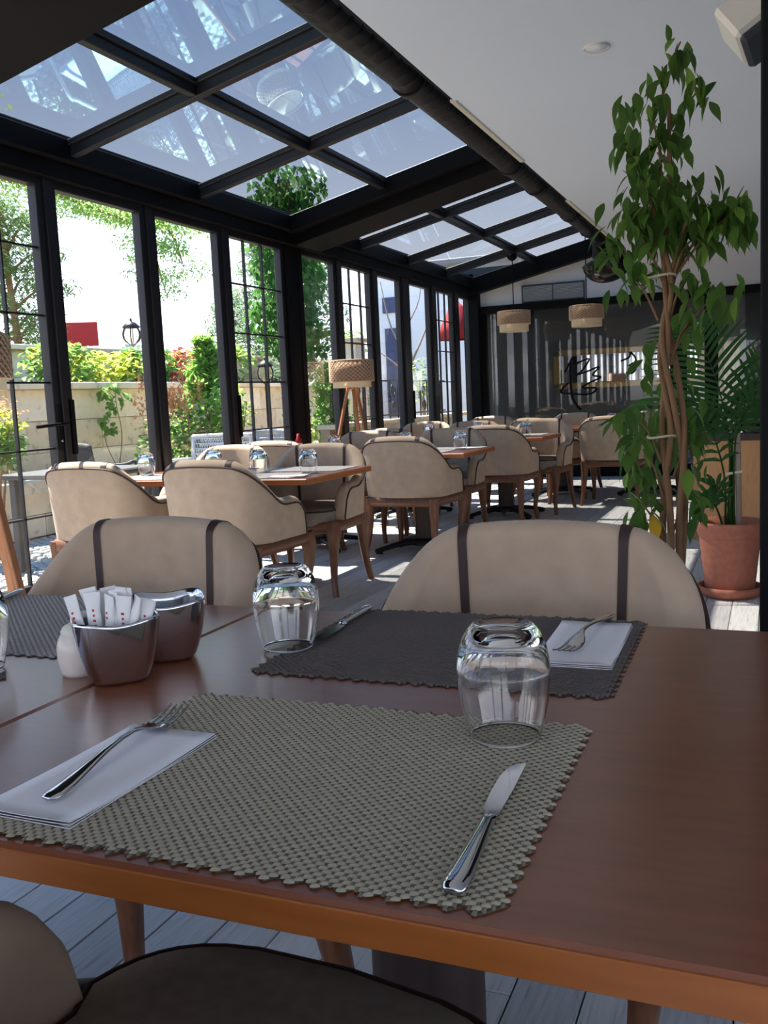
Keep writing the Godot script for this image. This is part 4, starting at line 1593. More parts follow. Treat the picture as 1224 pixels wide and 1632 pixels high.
	for q in fr:
		var pts := []
		for a in q[0]:
			pts.append(Vector3(a[0], a[1], a[2]))
		var sp := spline(pts, 10)
		st = mb()
		var rr := []
		for i in sp.size():
			rr.append(lerpf(0.006, 0.0015, float(i) / sp.size()))
		tube(st, sp, rr, 6)
		var fo := obj("frond", st, M.leaf_palm, pl)
		st = mb()
		var n: int = q[2]
		for i in n:
			var fpos := lerpf(0.38, 1.0, float(i) / (n - 1)) * (sp.size() - 1)
			var i0 := mini(int(fpos), sp.size() - 2)
			var c: Vector3 = sp[i0].lerp(sp[i0 + 1], fpos - i0)
			var t: Vector3 = (sp[i0 + 1] - sp[i0]).normalized()
			var side := t.cross(Vector3(0.1, 0.2, 1.0)).normalized()
			var len: float = q[1] * (0.55 + 0.45 * sin(PI * (0.15 + 0.75 * i / n)))
			for s in [-1, 1]:
				var d: Vector3 = (side * s + t * 0.75 + Vector3(rnd(-0.08, 0.08), 0, rnd(-0.15, 0.15))).normalized()
				var w := 0.0105
				var wd := d.cross(Vector3(0, 0.3, 1)).normalized()
				var rows := []
				for e in [[0.0, 0.4], [0.25, 1.0], [0.6, 0.85], [0.85, 0.4], [1.0, 0.0]]:
					var pp: Vector3 = c + d * len * e[0] + Vector3(0, -q[3] * len * e[0] * e[0] * 0.6, 0)
					rows.append([pp - wd * w * e[1], pp, pp + wd * w * e[1]])
				grid(st, rows)
		var lf := obj("leaflets", st, M.leaf_palm, fo)
		lf.set_meta("kind", "stuff")

	# ---- wooden cabinet with a dark top
	var cb := thing("bar_cabinet", "light brown wooden serving counter with rounded corner behind the terracotta pot", "cabinet", Vector3(0.25, 0, -7.1))
	st = mb()
	var poly := PackedVector2Array()
	var W := 0.77
	var D := 0.36
	var r := 0.14
	poly.append(Vector2(W, D))
	for i in 9:
		var an := PI / 2 + PI / 2 * i / 8.0
		poly.append(Vector2(-W + r + r * cos(an), D - r + r * sin(an)))
	poly.append(Vector2(-W, -D))
	poly.append(Vector2(W, -D))
	var up := Transform3D(Basis(Vector3.RIGHT, -PI / 2), Vector3.ZERO)   # (x, y) -> (x, 0, -y), depth up
	var poly2 := PackedVector2Array()
	for v in poly:
		poly2.append(Vector2(v.x, -v.y))
	extrude(st, poly2, 0.69, up)
	obj("body", st, M.cabinet_wood, cb)
	st = mb()
	var poly3 := PackedVector2Array()
	for v in poly2:
		poly3.append(v * 1.03)
	extrude(st, poly3, 0.045, Transform3D(up.basis, Vector3(0, 0.69, 0)))
	obj("counter_top", st, M.dark_wood, cb)
	# things on the cabinet
	var gd := thing("cake_dome", "clear glass cake dome standing on the wooden counter", "cake dome", Vector3(-0.22, 0.735, -6.98))
	st = mb()
	lathe(st, [[0.0, 0.0], [0.07, 0.0], [0.02, 0.02], [0.02, 0.05], [0.15, 0.06], [0.15, 0.07], [0.0, 0.07]], 28)
	obj("stand", st, M.chrome, gd)
	st = mb()
	lathe(st, [[0.135, 0.07], [0.137, 0.15], [0.12, 0.21], [0.07, 0.25], [0.0, 0.262]], 32)
	obj("dome", st, M.pane, gd)
	st = mb()
	lathe(st, [[0.0, 0.26], [0.012, 0.265], [0.018, 0.28], [0.0, 0.292]], 14)
	obj("knob", st, M.chrome, gd)
	var tray := thing("dark_tray", "dark tray of glossy black jars on the wooden counter", "tray", Vector3(0.02, 0.735, -6.92))
	st = mb()
	box(st, Vector3(0, 0.012, 0), Vector3(0.3, 0.024, 0.2), 0.006)
	obj("tray_base", st, M.dark_wood, tray)
	for i in 3:
		st = mb()
		lathe(st, [[0.0, 0.024], [0.038, 0.024], [0.042, 0.05], [0.042, 0.11], [0.03, 0.13], [0.0, 0.132]], 20, Vector3(-0.09 + i * 0.09, 0, 0))
		obj("jar", st, M.black_gloss, tray)
	var fl := thing("flower_pot", "magenta flowers with dark leaves on the counter beside the column", "plant", Vector3(0.02, 0.735, -7.22))
	st = mb()
	pot(st, 0.075, 0.13)
	obj("pot", st, M.black_gloss, fl)
	st = mb()
	for k in 9:
		var an := rnd(0, TAU)
		tube(st, [Vector3(0, 0.11, 0), Vector3(cos(an) * 0.05, 0.22, sin(an) * 0.05), Vector3(cos(an) * rnd(0.06, 0.14), rnd(0.26, 0.36), sin(an) * 0.1)], 0.003, 5)
	obj("stem", st, M.leaf_dark, fl)
	var xs := []
	for k in 70:
		xs.append(Transform3D(rand_basis_down(0.3).scaled_local(Vector3.ONE * rnd(1.0, 1.8)), Vector3(rnd(-0.13, 0.13), rnd(0.14, 0.34), rnd(-0.12, 0.12))))
	scatter("foliage", leaves[0], M.leaf_dark, xs, fl)
	for k in 7:
		var c := Vector3(rnd(-0.12, 0.1), rnd(0.26, 0.37), rnd(0.0, 0.14))
		st = mb()
		for e in 6:
			var an := TAU * e / 6
			var d := Vector3(cos(an), sin(an), 0.3)
			var s2 := Vector3(-sin(an), cos(an), 0)
			tri(st, c, c + d * 0.03 + s2 * 0.016, c + d * 0.036)
			tri(st, c, c + d * 0.036, c + d * 0.03 - s2 * 0.016)
		part("blossom", done(st), M.flower_pink, fl)
	var bk := thing("snake_plant", "upright sword-leaved plant at the right, above the palm beside the column", "plant", Vector3(0.0, 0.735, -7.42))
	st = mb()
	pot(st, 0.09, 0.16)
	obj("pot", st, M.white_plastic, bk)
	for k in 9:
		var an := TAU * k / 9 + 0.3
		st = mb()
		var rows := []
		var hh := rnd(0.42, 0.62)
		var lean := rnd(0.05, 0.2)
		for e in [[0.0, 0.5], [0.3, 1.0], [0.7, 0.9], [0.9, 0.45], [1.0, 0.0]]:
			var c := Vector3(cos(an) * (0.02 + lean * e[0] * e[0]), 0.13 + hh * e[0], sin(an) * (0.02 + lean * e[0] * e[0]))
			var s2: Vector3 = Vector3(-sin(an), 0, cos(an)) * 0.022 * e[1]
			rows.append([c - s2, c + Vector3(cos(an), 0, sin(an)) * -0.006, c + s2])
		grid(st, rows)
		obj("leaf", st, M.leaf_dark, bk)
	# ---- loudspeaker under the ceiling by the column
	var sp2 := thing("loudspeaker", "white wall loudspeaker with dark grille tilted down from the ceiling by the column", "speaker", Vector3(0.0, 1.975, -2.66))
	var fn := Vector3(0.52, -0.78, 0.36).normalized()
	var sn := Vector3(-0.15, 0.3, 0.95)
	sn = (sn - fn * sn.dot(fn)).normalized()
	var un := fn.cross(sn).normalized()
	sp2.basis = Basis(un, sn, fn)   # x along the cabinet, y its visible cheek, z the grille
	st = mb()
	box(st, Vector3(0, 0, -0.03), Vector3(0.22, 0.13, 0.12), 0.012)
	obj("cabinet", st, M.white_plastic, sp2)
	st = mb()
	box(st, Vector3(0, 0, 0.036), Vector3(0.212, 0.124, 0.026), 0.01)
	obj("grille", st, M.grey_grille, sp2)
	st = mb()
	lathe(st, [[0.0, 0.064], [0.03, 0.064], [0.03, 0.074], [0.014, 0.08], [0.0, 0.08]], 20, Vector3(-0.01, 0, -0.02))
	obj("swivel", st, M.white_plastic, sp2)
	st = mb()
	var inv := sp2.transform.affine_inverse()
	tube(st, [inv * Vector3(-0.01, 2.01, -2.58), inv * Vector3(-0.01, 2.18, -2.58)], 0.013, 12)
	obj("bracket", st, M.white_plastic, sp2)
	st = mb()
	var cab := []
	for q in [[-0.02, 2.02, -2.575], [-0.005, 1.99, -2.555], [0.01, 2.0, -2.55], [0.008, 2.03, -2.56], [0.0, 2.06, -2.575]]:
		cab.append(inv * Vector3(q[0], q[1], q[2]))
	tube(st, spline(cab, 5), 0.003, 6)
	obj("cable", st, M.black_soft, sp2)
	# small red bottle by the black column
	var rb := thing("sauce_bottle", "tiny red bottle on the window-side table by the black column", "bottle", Vector3(-3.36, TY, -6.42))
	st = mb()
	lathe(st, [[0.0, 0.0], [0.026, 0.0], [0.028, 0.01], [0.028, 0.09], [0.014, 0.115], [0.012, 0.14], [0.0, 0.142]], 18)
	obj("body", st, M.red_paint, rb)
	st = mb()
	lathe(st, [[0.0286, 0.03], [0.0286, 0.07]], 18)
	obj("paper_label", st, M.label_white, rb)

# ------------------------------------------------------------------ courtyard
func build_courtyard() -> void:
	var g := setting("courtyard_ground")
	var st := mb()
	box(st, Vector3(-17.0, -0.12, -14), Vector3(26.6, 0.16, 50))
	box(st, Vector3(9.0, -0.16, -34), Vector3(26.0, 0.16, 30))
	obj("bedding", st, M.mortar, g)
	# fish-scale paving: fans of small stones
	var cob := []
	for v in 3:
		st = mb()
		var hx := [0.046, 0.052, 0.042][v] as float
		var hz := [0.036, 0.032, 0.04][v] as float
		var rows := []
		for s in [[1.0, 0.0], [1.0, 0.022], [0.82, 0.034]]:
			var ring := []
			for k in 8:
				var an := TAU * k / 8.0 + 0.39
				ring.append(Vector3(cos(an) * hx * s[0] * (1.0 + 0.08 * sin(k * 2.3 + v)), s[1], sin(an) * hz * s[0]))
			rows.append(ring)
		grid(st, rows, false, true)
		fan(st, rows[2], true)
		cob.append(done(st))
	var near := []
	var far := []
	var x := -3.78
	var row := 0
	while x > -6.0:
		var z := -2.0
		while z > -15.0:
			var arc := absf(sin((z * 2.2))) * 0.12
			var p := Vector3(x - arc + rnd(-0.006, 0.006), -0.04, z + (0.05 if row % 2 else 0.0) + rnd(-0.006, 0.006))
			var xf := Transform3D(Basis(Vector3.UP, rnd(-0.3, 0.3)).scaled_local(Vector3.ONE * rnd(0.88, 1.02)), p)
			if z < -4.0 and z > -6.6 and x > -6.0:
				near.append(xf)
			else:
				far.append(xf)
			z -= 0.098
		x -= 0.082
		row += 1
	near.sort_custom(func(a, b): return a.origin.length() < b.origin.length())
	for i in near.size():
		if i < 300:
			part("cobble", cob[rng.randi() % 3], M["cobble_%d" % (rng.randi() % 3)], g, near[i])
		else:
			far.append(near[i])
	scatter("cobbles", cob[0], M.cobble_0, far, g)
	# low planter: coping stones and facing
	var pw := setting("wall_planter")
	st = mb()
	box(st, Vector3(-6.5, 0.2, -10.0), Vector3(0.96, 0.42, 16.0))
	obj("soil_bed", st, M.soil, pw)
	stones(pw, -6.02, 0.0, 0.39, 2, -2.4, -16.0, 0.09, 0.8)
	coping(pw, -6.05, 0.39, 0.12, 0.3, -2.4, -16.0, 1.1)
	# tall wall behind the planter
	var tw := setting("wall_terrace")
	stones(tw, -6.92, 0.36, 1.33, 3, -2.4, -17.0, 0.1, 0.95)
	coping(tw, -6.94, 1.33, 0.07, 0.24, -2.4, -17.0, 1.4)
	st = mb()
	box(st, Vector3(-7.6, 0.62, -10.0), Vector3(1.24, 1.3, 16.0))
	obj("terrace_soil", st, M.soil, tw)
	var uw := setting("wall_upper")
	stones(uw, -8.2, 1.2, 1.84, 2, -2.4, -18.0, 0.1, 1.1)
	coping(uw, -8.22, 1.84, 0.06, 0.24, -2.4, -18.0, 1.4)

func stones(parent: Node3D, x: float, y0: float, y1: float, courses: int, z0: float, z1: float, th: float, len: float) -> void:
	var st := mb()
	box(st, Vector3(x - th * 0.5, (y0 + y1) * 0.5, (z0 + z1) * 0.5), Vector3(th * 0.9, y1 - y0, z0 - z1))
	obj("core", st, M.mortar, parent)
	var h := (y1 - y0) / courses
	var meshes := {}
	for c in courses:
		var z := z0 - (0.45 if c % 2 else 0.0) * len
		while z > z1:
			var l: float = len * [0.8, 1.0, 1.2][rng.randi() % 3]
			if not meshes.has(l):
				meshes[l] = mesh_box(Vector3(th, h - 0.007, l - 0.007), 0.004)
			part("stone", meshes[l], M["stone_%d" % (rng.randi() % 3)], parent, Transform3D(Basis.IDENTITY, Vector3(x - th * 0.5 + 0.006 + rnd(-0.0015, 0.0015), y0 + h * (c + 0.5), z - l * 0.5)))
			z -= l

func coping(parent: Node3D, x: float, y: float, h: float, w: float, z0: float, z1: float, len: float) -> void:
	var m := mesh_box(Vector3(w, h, len - 0.006), 0.006)
	var z := z0
	while z > z1:
		part("coping_stone", m, M["stone_%d" % (rng.randi() % 3)], parent, Transform3D(Basis.IDENTITY, Vector3(x, y + h * 0.5, z - len * 0.5)))
		z -= len

var leafy := {}
func garden_leaf(kind: String) -> ArrayMesh:
	if not leafy.has(kind):
		match kind:
			"broad": leafy[kind] = leaf_mesh(0.06, 0.04, 0.2)
			"small": leafy[kind] = leaf_mesh(0.045, 0.02, 0.15)
			"needle": leafy[kind] = leaf_mesh(0.11, 0.02, 0.15)
			"spray": leafy[kind] = leaf_mesh(0.09, 0.03, 0.4)
	return leafy[kind]

func blob(c: Vector3, r: Vector3, n: int, kind: String, s := 1.0, shell := 0.45, tilt := 0.2) -> Array:
	var out := []
	for i in n:
		var d := Vector3(rng.randfn(), rng.randfn(), rng.randfn()).normalized() * pow(rnd(shell * shell, 1.0), 0.5)
		out.append(Transform3D(rand_basis_down(tilt).scaled_local(Vector3.ONE * s * rnd(0.7, 1.3)), c + d * r))
	return out

func branch_line(st: SurfaceTool, pts: Array, r0: float, r1: float) -> void:
	var sp := spline(pts, 4)
	var rr := []
	for i in sp.size():
		rr.append(lerpf(r0, r1, float(i) / (sp.size() - 1)))
	tube(st, sp, rr, 6)

func wrought_curl(st: SurfaceTool, c: Vector3, s: float, flip: float) -> void:
	var pts := []
	# an S-scroll: a spiral at either end
	for e in [1.0, -1.0]:
		for i in 22:
			var f := i / 21.0
			var an: float = (f if e > 0.0 else 1.0 - f) * TAU * 1.3
			var rr: float = s * (0.14 + 0.36 * (f if e > 0.0 else 1.0 - f))
			pts.append(c + Vector3(0, e * s * 0.62 + e * -cos(an + 0.9) * rr, flip * e * sin(an + 0.9) * rr))
	tube(st, pts, 0.009, 6)

func lantern(label: String, x: float, y: float, z: float, s: float, post: float) -> void:
	var t := thing("garden_lantern", label, "lantern", Vector3(x, y, z), 0.0, "black garden lanterns")
	var st := mb()
	tube(st, [Vector3(0, -post, 0), Vector3(0, 0.0, 0)], 0.022 * s, 8)
	lathe(st, [[0.02 * s, -0.04 * s], [0.05 * s, -0.02 * s], [0.06 * s, 0.0], [0.03 * s, 0.01 * s]], 12)
	obj("post", st, M.iron, t)
	st = mb()
	for k in 6:
		var an := TAU * k / 6
		var d := Vector3(cos(an), 0, sin(an))
		tube(st, spline([d * 0.05 * s, d * 0.13 * s + Vector3(0, 0.08 * s, 0), d * 0.14 * s + Vector3(0, 0.18 * s, 0), d * 0.10 * s + Vector3(0, 0.26 * s, 0)], 4), 0.01 * s, 6)
	obj("cage", st, M.iron, t)
	st = mb()
	lathe(st, [[0.05 * s, 0.01 * s], [0.10 * s, 0.06 * s], [0.115 * s, 0.15 * s], [0.09 * s, 0.25 * s]], 18)
	obj("globe", st, M.lantern_glass, t)
	st = mb()
	lathe(st, [[0.13 * s, 0.25 * s], [0.135 * s, 0.27 * s], [0.07 * s, 0.33 * s], [0.02 * s, 0.35 * s], [0.018 * s, 0.38 * s], [0.0, 0.42 * s]], 18)
	obj("roof", st, M.iron, t)

func woven_chair(label: String, x: float, z: float, turn: float, m: Material) -> void:
	var t := thing("rattan_chair", label, "chair", Vector3(x, 0, z), turn, "")
	var st := mb()
	# open woven back and sides
	for s in [-1, 1]:
		for k in 22:
			var f := (k - 10.5) / 10.5
			tube(st, [Vector3(f * 0.25 - s * 0.06, 0.42, -0.24), Vector3(f * 0.25 + s * 0.06, 0.80, -0.30)], 0.006, 4, false)
	for k in 9:
		var y := 0.44 + k * 0.045
		tube(st, [Vector3(-0.27, y, -0.245 - k * 0.006), Vector3(0.27, y, -0.245 - k * 0.006)], 0.006, 4, false)
	obj("woven_back", st, m, t)
	st = mb()
	tube(st, spline([Vector3(-0.28, 0.42, -0.24), Vector3(-0.28, 0.78, -0.295), Vector3(-0.25, 0.82, -0.30), Vector3(0.25, 0.82, -0.30), Vector3(0.28, 0.78, -0.295), Vector3(0.28, 0.42, -0.24)], 4), 0.016, 8)
	for s in [-1, 1]:
		tube(st, spline([Vector3(s * 0.28, 0.62, -0.27), Vector3(s * 0.29, 0.63, 0.1), Vector3(s * 0.29, 0.6, 0.22), Vector3(s * 0.28, 0.0, 0.24)], 4), 0.016, 8)
		tube(st, [Vector3(s * 0.27, 0.44, -0.24), Vector3(s * 0.27, 0.0, -0.28)], 0.016, 8)
	obj("frame", st, m, t)
	st = mb()
	box(st, Vector3(0, 0.42, 0), Vector3(0.54, 0.05, 0.5), 0.02)
	obj("seat", st, m, t)

func build_garden() -> void:
	var m := mat("lantern_glass", Color(1.0, 0.9, 0.7, 0.25), 0.1)
	m.transparency = BaseMaterial3D.TRANSPARENCY_ALPHA
	var st: SurfaceTool
	# conical thuja and the bushes before the wall
	var t := thing("thuja_bush", "bright green conical thuja rising above the stone wall between two black posts", "bush", Vector3(-5.68, 0.0, -8.8))
	st = mb()
	branch_line(st, [Vector3(0, 0, 0), Vector3(0, 0.6, 0), Vector3(0, 1.3, 0)], 0.05, 0.01)
	obj("stem", st, M.bark, t)
	var xs := []
	for i in 12:
		var f := i / 11.0
		xs.append_array(blob(Vector3(rnd(-0.05, 0.05), 0.55 + f * 1.2, rnd(-0.05, 0.05)), Vector3(0.5, 0.22, 0.5) * (1.08 - 0.9 * f), 480, "spray", 1.0, 0.5, -0.9))
	scatter("foliage", garden_leaf("spray"), M.leaf_thuja, xs, t)
	t = thing("nandina_bush", "bush with orange and cream leaf tips over green, in front of the thuja", "bush", Vector3(-5.2, -0.2, -7.55))
	st = mb()
	for k in 9:
		var an := TAU * k / 9
		branch_line(st, [Vector3(cos(an) * 0.08, 0.0, sin(an) * 0.08), Vector3(cos(an) * 0.2, 0.7, sin(an) * 0.2), Vector3(cos(an) * 0.3, 1.25, sin(an) * 0.3)], 0.014, 0.005)
	obj("stem", st, M.bark, t)
	scatter("foliage", garden_leaf("broad"), M.leaf_mid, blob(Vector3(0, 0.75, 0), Vector3(0.46, 0.55, 0.5), 2200, "broad"), t)
	scatter("young_foliage", garden_leaf("broad"), M.leaf_pink, blob(Vector3(0, 1.1, 0), Vector3(0.44, 0.28, 0.46), 260, "broad", 0.9), t)
	var tips := []
	for k in 13:
		var c := Vector3(rnd(-0.4, 0.2), rnd(1.28, 1.55), rnd(-0.2, 0.35))
		tips.append_array(blob(c, Vector3(0.07, 0.16, 0.07), 45, "small", 1.0, 0.2, -1.0))
	scatter("orange_tips", garden_leaf("small"), M.leaf_orange, tips, t)
	t = thing("nandina_bush", "yellow and orange topped bush seen through the door at the left edge", "bush", Vector3(-5.42, 0, -5.35))
	st = mb()
	for k in 7:
		var an := TAU * k / 7
		branch_line(st, [Vector3(cos(an) * 0.05, 0.0, sin(an) * 0.05), Vector3(cos(an) * 0.12, 0.6, sin(an) * 0.12), Vector3(cos(an) * 0.25, 1.0, sin(an) * 0.25)], 0.012, 0.004)
	obj("stem", st, M.bark, t)
	scatter("foliage", garden_leaf("broad"), M.leaf_mid, blob(Vector3(0.0, 0.86, 0), Vector3(0.3, 0.2, 0.34), 700, "broad"), t)
	scatter("young_foliage", garden_leaf("broad"), M.leaf_yellow, blob(Vector3(0.0, 1.02, 0), Vector3(0.28, 0.16, 0.32), 420, "broad", 0.9), t)
	scatter("orange_tips", garden_leaf("small"), M.leaf_orange, blob(Vector3(0.02, 1.12, 0), Vector3(0.28, 0.12, 0.32), 260, "small"), t)
	# terrace planting, one shrub after another
	var spots := [[-7.45, -6.1, 0.45, "leaf_mid", "dark green shrub on the terrace behind the door leaf"], [-7.5, -7.1, 0.4, "leaf_light", "light green shrub on the terrace beside the first post"], [-7.4, -8.5, 0.42, "leaf_mid", "leafy shrub on the terrace just right of the wide black post"],
		[-7.45, -9.3, 0.36, "leaf_yellow", "sunlit yellow-green shrub on the terrace under the lantern"], [-7.35, -9.95, 0.42, "leaf_ivy", "low dark green shrub on the terrace right of the lantern"], [-7.4, -10.9, 0.42, "leaf_red", "reddish leaved shrub on the terrace behind the thuja"], [-7.4, -12.0, 0.5, "leaf_mid", "green shrub on the terrace behind the bar window"]]
	for s in spots:
		t = thing("terrace_shrub", s[4], "shrub", Vector3(s[0], 1.275, s[1]))
		st = mb()
		for k in 5:
			var an := TAU * k / 5
			branch_line(st, [Vector3(cos(an) * 0.03, 0, sin(an) * 0.03), Vector3(cos(an) * 0.12, s[2] * 0.6, sin(an) * 0.12), Vector3(cos(an) * 0.25, s[2] * 1.2, sin(an) * 0.25)], 0.012, 0.004)
		obj("stem", st, M.bark, t)
		scatter("foliage", garden_leaf("broad"), M[s[3]], blob(Vector3(0, s[2] * 0.8, 0), Vector3(0.42, s[2] * 0.7, 0.5), 420, "broad", 1.6), t)
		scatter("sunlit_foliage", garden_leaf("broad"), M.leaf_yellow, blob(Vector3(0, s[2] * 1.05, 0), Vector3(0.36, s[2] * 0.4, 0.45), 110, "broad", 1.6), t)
	# climber against the wall
	t = thing("climbing_plant", "thin climbing plant growing up the cream stone wall below the lantern", "plant", Vector3(-6.78, 0.42, -8.6))
	st = mb()
	branch_line(st, [Vector3(0, 0, 0), Vector3(0, 0.4, -0.1), Vector3(0.02, 0.7, -0.02), Vector3(0.05, 1.0, 0.04)], 0.007, 0.003)
	branch_line(st, [Vector3(0, 0, 0), Vector3(0, 0.3, 0.18), Vector3(0.02, 0.62, 0.22)], 0.006, 0.003)
	obj("stem", st, M.bark, t)
	var cx := []
	for c in [[0.03, 0.92, 0.05], [0.03, 0.8, -0.12], [0.03, 0.72, 0.1], [0.03, 0.58, 0.24], [0.03, 0.5, 0.12], [0.03, 0.85, 0.16]]:
		cx.append_array(blob(Vector3(c[0], c[1], c[2]), Vector3(0.05, 0.09, 0.11), 16, "broad", 1.3, 0.1, 0.7))
	scatter("foliage", garden_leaf("broad"), M.leaf_mid, cx, t)
	t = thing("young_bush", "small leafy plant sprouting in the planter beside the tripod leg", "plant", Vector3(-6.2, 0.41, -6.35))
	st = mb()
	branch_line(st, [Vector3(0, 0, 0), Vector3(0.02, 0.2, 0.02), Vector3(0.03, 0.42, 0.05)], 0.008, 0.003)
	obj("stem", st, M.bark, t)
	scatter("foliage", garden_leaf("broad"), M.leaf_conifer, blob(Vector3(0.02, 0.27, 0.03), Vector3(0.18, 0.2, 0.2), 130, "broad", 1.0, 0.1), t)
	# lanterns
	lantern("black garden lantern against the white sky above the stone wall", -8.2, 1.98, -10.9, 0.9, 0.1)
	lantern("black garden lantern seen through the barred window beside the ivy", -5.6, 1.34, -9.95, 0.72, 1.38)
	# tall conifer beyond the wall
	t = thing("pine_tree", "tall loose pine beyond the stone wall, behind the door's top panes", "tree", Vector3(-11.9, 0, -12.6))
	st = mb()
	branch_line(st, [Vector3(0, 0, 0), Vector3(0.1, 2.0, 0), Vector3(0.0, 4.4, 0.1)], 0.12, 0.03)
	xs = []
	for i in 26:
		var an := i * 2.4
		var y := 1.3 + i * 0.125
		var rr := rnd(0.6, 1.35) * (1.15 - i / 40.0)
		var e := Vector3(cos(an) * rr, y + 0.25, sin(an) * rr)
		branch_line(st, [Vector3(0.05, y - 0.1, 0), e * Vector3(0.5, 1, 0.5) + Vector3(0, -0.05, 0), e], 0.03, 0.008)
		xs.append_array(blob(e * Vector3(0.75, 1, 0.75), Vector3(0.5, 0.24, 0.5), 420, "needle", 1.3, 0.1))
	obj("trunk", st, M.bark, t)
	scatter("needles", garden_leaf("needle"), M.leaf_conifer, xs, t)
	for c in [[-9.7, -16.0, 3.1, "hazy conifer beyond the wall between the thuja and the black post"], [-8.6, -15.4, 4.1, "hazy conifer beyond the wall behind the barred window"], [-7.2, -14.4, 3.4, "hazy conifer left of the stone gate pier"]]:
		t = thing("conifer", c[3], "tree", Vector3(c[0], 0, c[1]))
		st = mb()
		branch_line(st, [Vector3(0, 0, 0), Vector3(0, c[2] * 0.6, 0), Vector3(0, c[2], 0)], 0.1, 0.02)
		xs = []
		for i in 22:
			var f := i / 21.0
			var an := i * 2.4
			var rr := (1.0 - f) * 0.95 + 0.15
			var e := Vector3(cos(an) * rr, 1.1 + f * (c[2] - 1.1), sin(an) * rr)
			branch_line(st, [Vector3(0, e.y + 0.1, 0), e * Vector3(0.5, 1, 0.5), e], 0.02, 0.006)
			xs.append_array(blob(e * Vector3(0.75, 1, 0.75), Vector3(0.42, 0.2, 0.42), 260, "needle", 1.3, 0.1))
		obj("trunk", st, M.bark, t)
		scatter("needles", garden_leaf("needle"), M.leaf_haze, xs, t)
	# locust boughs hanging into the picture from a tree beside the terrace
	t = thing("locust_tree", "feathery light green boughs hanging from above into the upper window panes", "tree", Vector3(-8.9, 0, -5.2))
	st = mb()
	branch_line(st, [Vector3(0, 0, 0), Vector3(0.1, 2.0, 0), Vector3(0.3, 3.6, -0.2)], 0.14, 0.09)
	var ends := [[[-6.9, 3.35, -7.0], [-6.2, 3.15, -7.5]], [[-6.6, 3.25, -7.4], [-5.75, 2.88, -7.7]], [[-6.4, 3.2, -7.8], [-5.9, 2.98, -7.95]], [[-5.9, 3.1, -7.8], [-5.05, 2.72, -7.9]], [[-5.7, 3.0, -7.9], [-5.25, 2.45, -7.85]], [[-6.2, 3.2, -8.2], [-5.5, 2.2, -7.9]]]
	xs = []
	for e in ends:
		var a := Vector3(e[0][0] + 8.9, e[0][1], e[0][2] + 5.2)
		var b := Vector3(e[1][0] + 8.9, e[1][1], e[1][2] + 5.2)
		branch_line(st, [Vector3(0.3, 3.5, -0.2), (Vector3(0.3, 3.8, -0.2) + a) * 0.5, a, b], 0.05, 0.006)
		for i in 9:
			var c := a.lerp(b, i / 8.0) + Vector3(rnd(-0.12, 0.12), rnd(-0.06, 0.08), rnd(-0.12, 0.12))
			xs.append_array(blob(c, Vector3(0.26, 0.1, 0.26), 190, "small", 0.85, 0.0, 0.5))
	for i in 30:
		xs.append_array(blob(Vector3(rnd(-0.8, 1.9), rnd(3.5, 4.4), rnd(-2.4, 1.0)), Vector3(0.4, 0.2, 0.4), 60, "small", 1.5, 0.1))
	obj("trunk", st, M.bark, t)
	scatter("foliage", garden_leaf("small"), M.leaf_locust, xs, t)
	# ivy-clad stem by the black column
	t = thing("ivy_column", "dark green ivy covering a tall tree stem behind the black column", "ivy", Vector3(-4.75, 0, -9.1))
	st = mb()
	branch_line(st, [Vector3(0, 0, 0), Vector3(0.02, 1.6, 0.02), Vector3(-0.02, 3.4, 0)], 0.12, 0.08)
	obj("trunk", st, M.bark, t)
	xs = []
	for i in 9:
		var y := 1.75 + i * 0.2
		xs.append_array(blob(Vector3(rnd(-0.1, 0.1), y, rnd(-0.1, 0.1)), Vector3(0.42, 0.24, 0.42), 420, "broad", 1.2, 0.5, 0.9))
	xs.append_array(blob(Vector3(0.0, 1.0, 0.0), Vector3(0.16, 0.9, 0.16), 400, "broad", 1.0, 0.4, 0.9))
	scatter("foliage", garden_leaf("broad"), M.leaf_ivy, xs, t)
	t = thing("thuja_bush", "dense green bush beside the black column, left of the lamp shade", "bush", Vector3(-4.45, 0, -9.3))
	st = mb()
	branch_line(st, [Vector3(0, 0, 0), Vector3(0, 0.6, 0), Vector3(0, 1.2, 0)], 0.04, 0.01)
	obj("stem", st, M.bark, t)
	xs = []
	for i in 7:
		xs.append_array(blob(Vector3(rnd(-0.06, 0.06), 0.35 + i * 0.17, rnd(-0.06, 0.06)), Vector3(0.3, 0.2, 0.3) * (1.1 - i * 0.1), 300, "spray", 0.9, 0.5, -0.9))
	scatter("foliage", garden_leaf("spray"), M.leaf_thuja, xs, t)
	t = thing("garden_bush", "leafy bush behind the barred window, under the lantern", "bush", Vector3(-4.95, 0, -8.0))
	st = mb()
	for k in 5:
		var an := TAU * k / 5
		branch_line(st, [Vector3(0, 0, 0), Vector3(cos(an) * 0.12, 0.6, sin(an) * 0.12), Vector3(cos(an) * 0.22, 1.1, sin(an) * 0.22)], 0.012, 0.004)
	obj("stem", st, M.bark, t)
	scatter("foliage", garden_leaf("broad"), M.leaf_light, blob(Vector3(0, 0.98, 0), Vector3(0.24, 0.36, 0.28), 520, "broad"), t)
	# stone gate pier
	var gp := thing("gate_pier", "tan stone gate pier seen above the lamp shade", "pier", Vector3(-5.0, 0, -11.1))
	for i in 6:
		st = mb()
		box(st, Vector3(0, 0.15 + i * 0.3, 0), Vector3(0.3, 0.292, 0.3), 0.008)
		obj("block", st, M["stone_%d" % (i % 3)], gp)
	st = mb()
	box(st, Vector3(0, 1.83, 0), Vector3(0.38, 0.06, 0.38), 0.01)
	obj("cap", st, M.stone_1, gp)
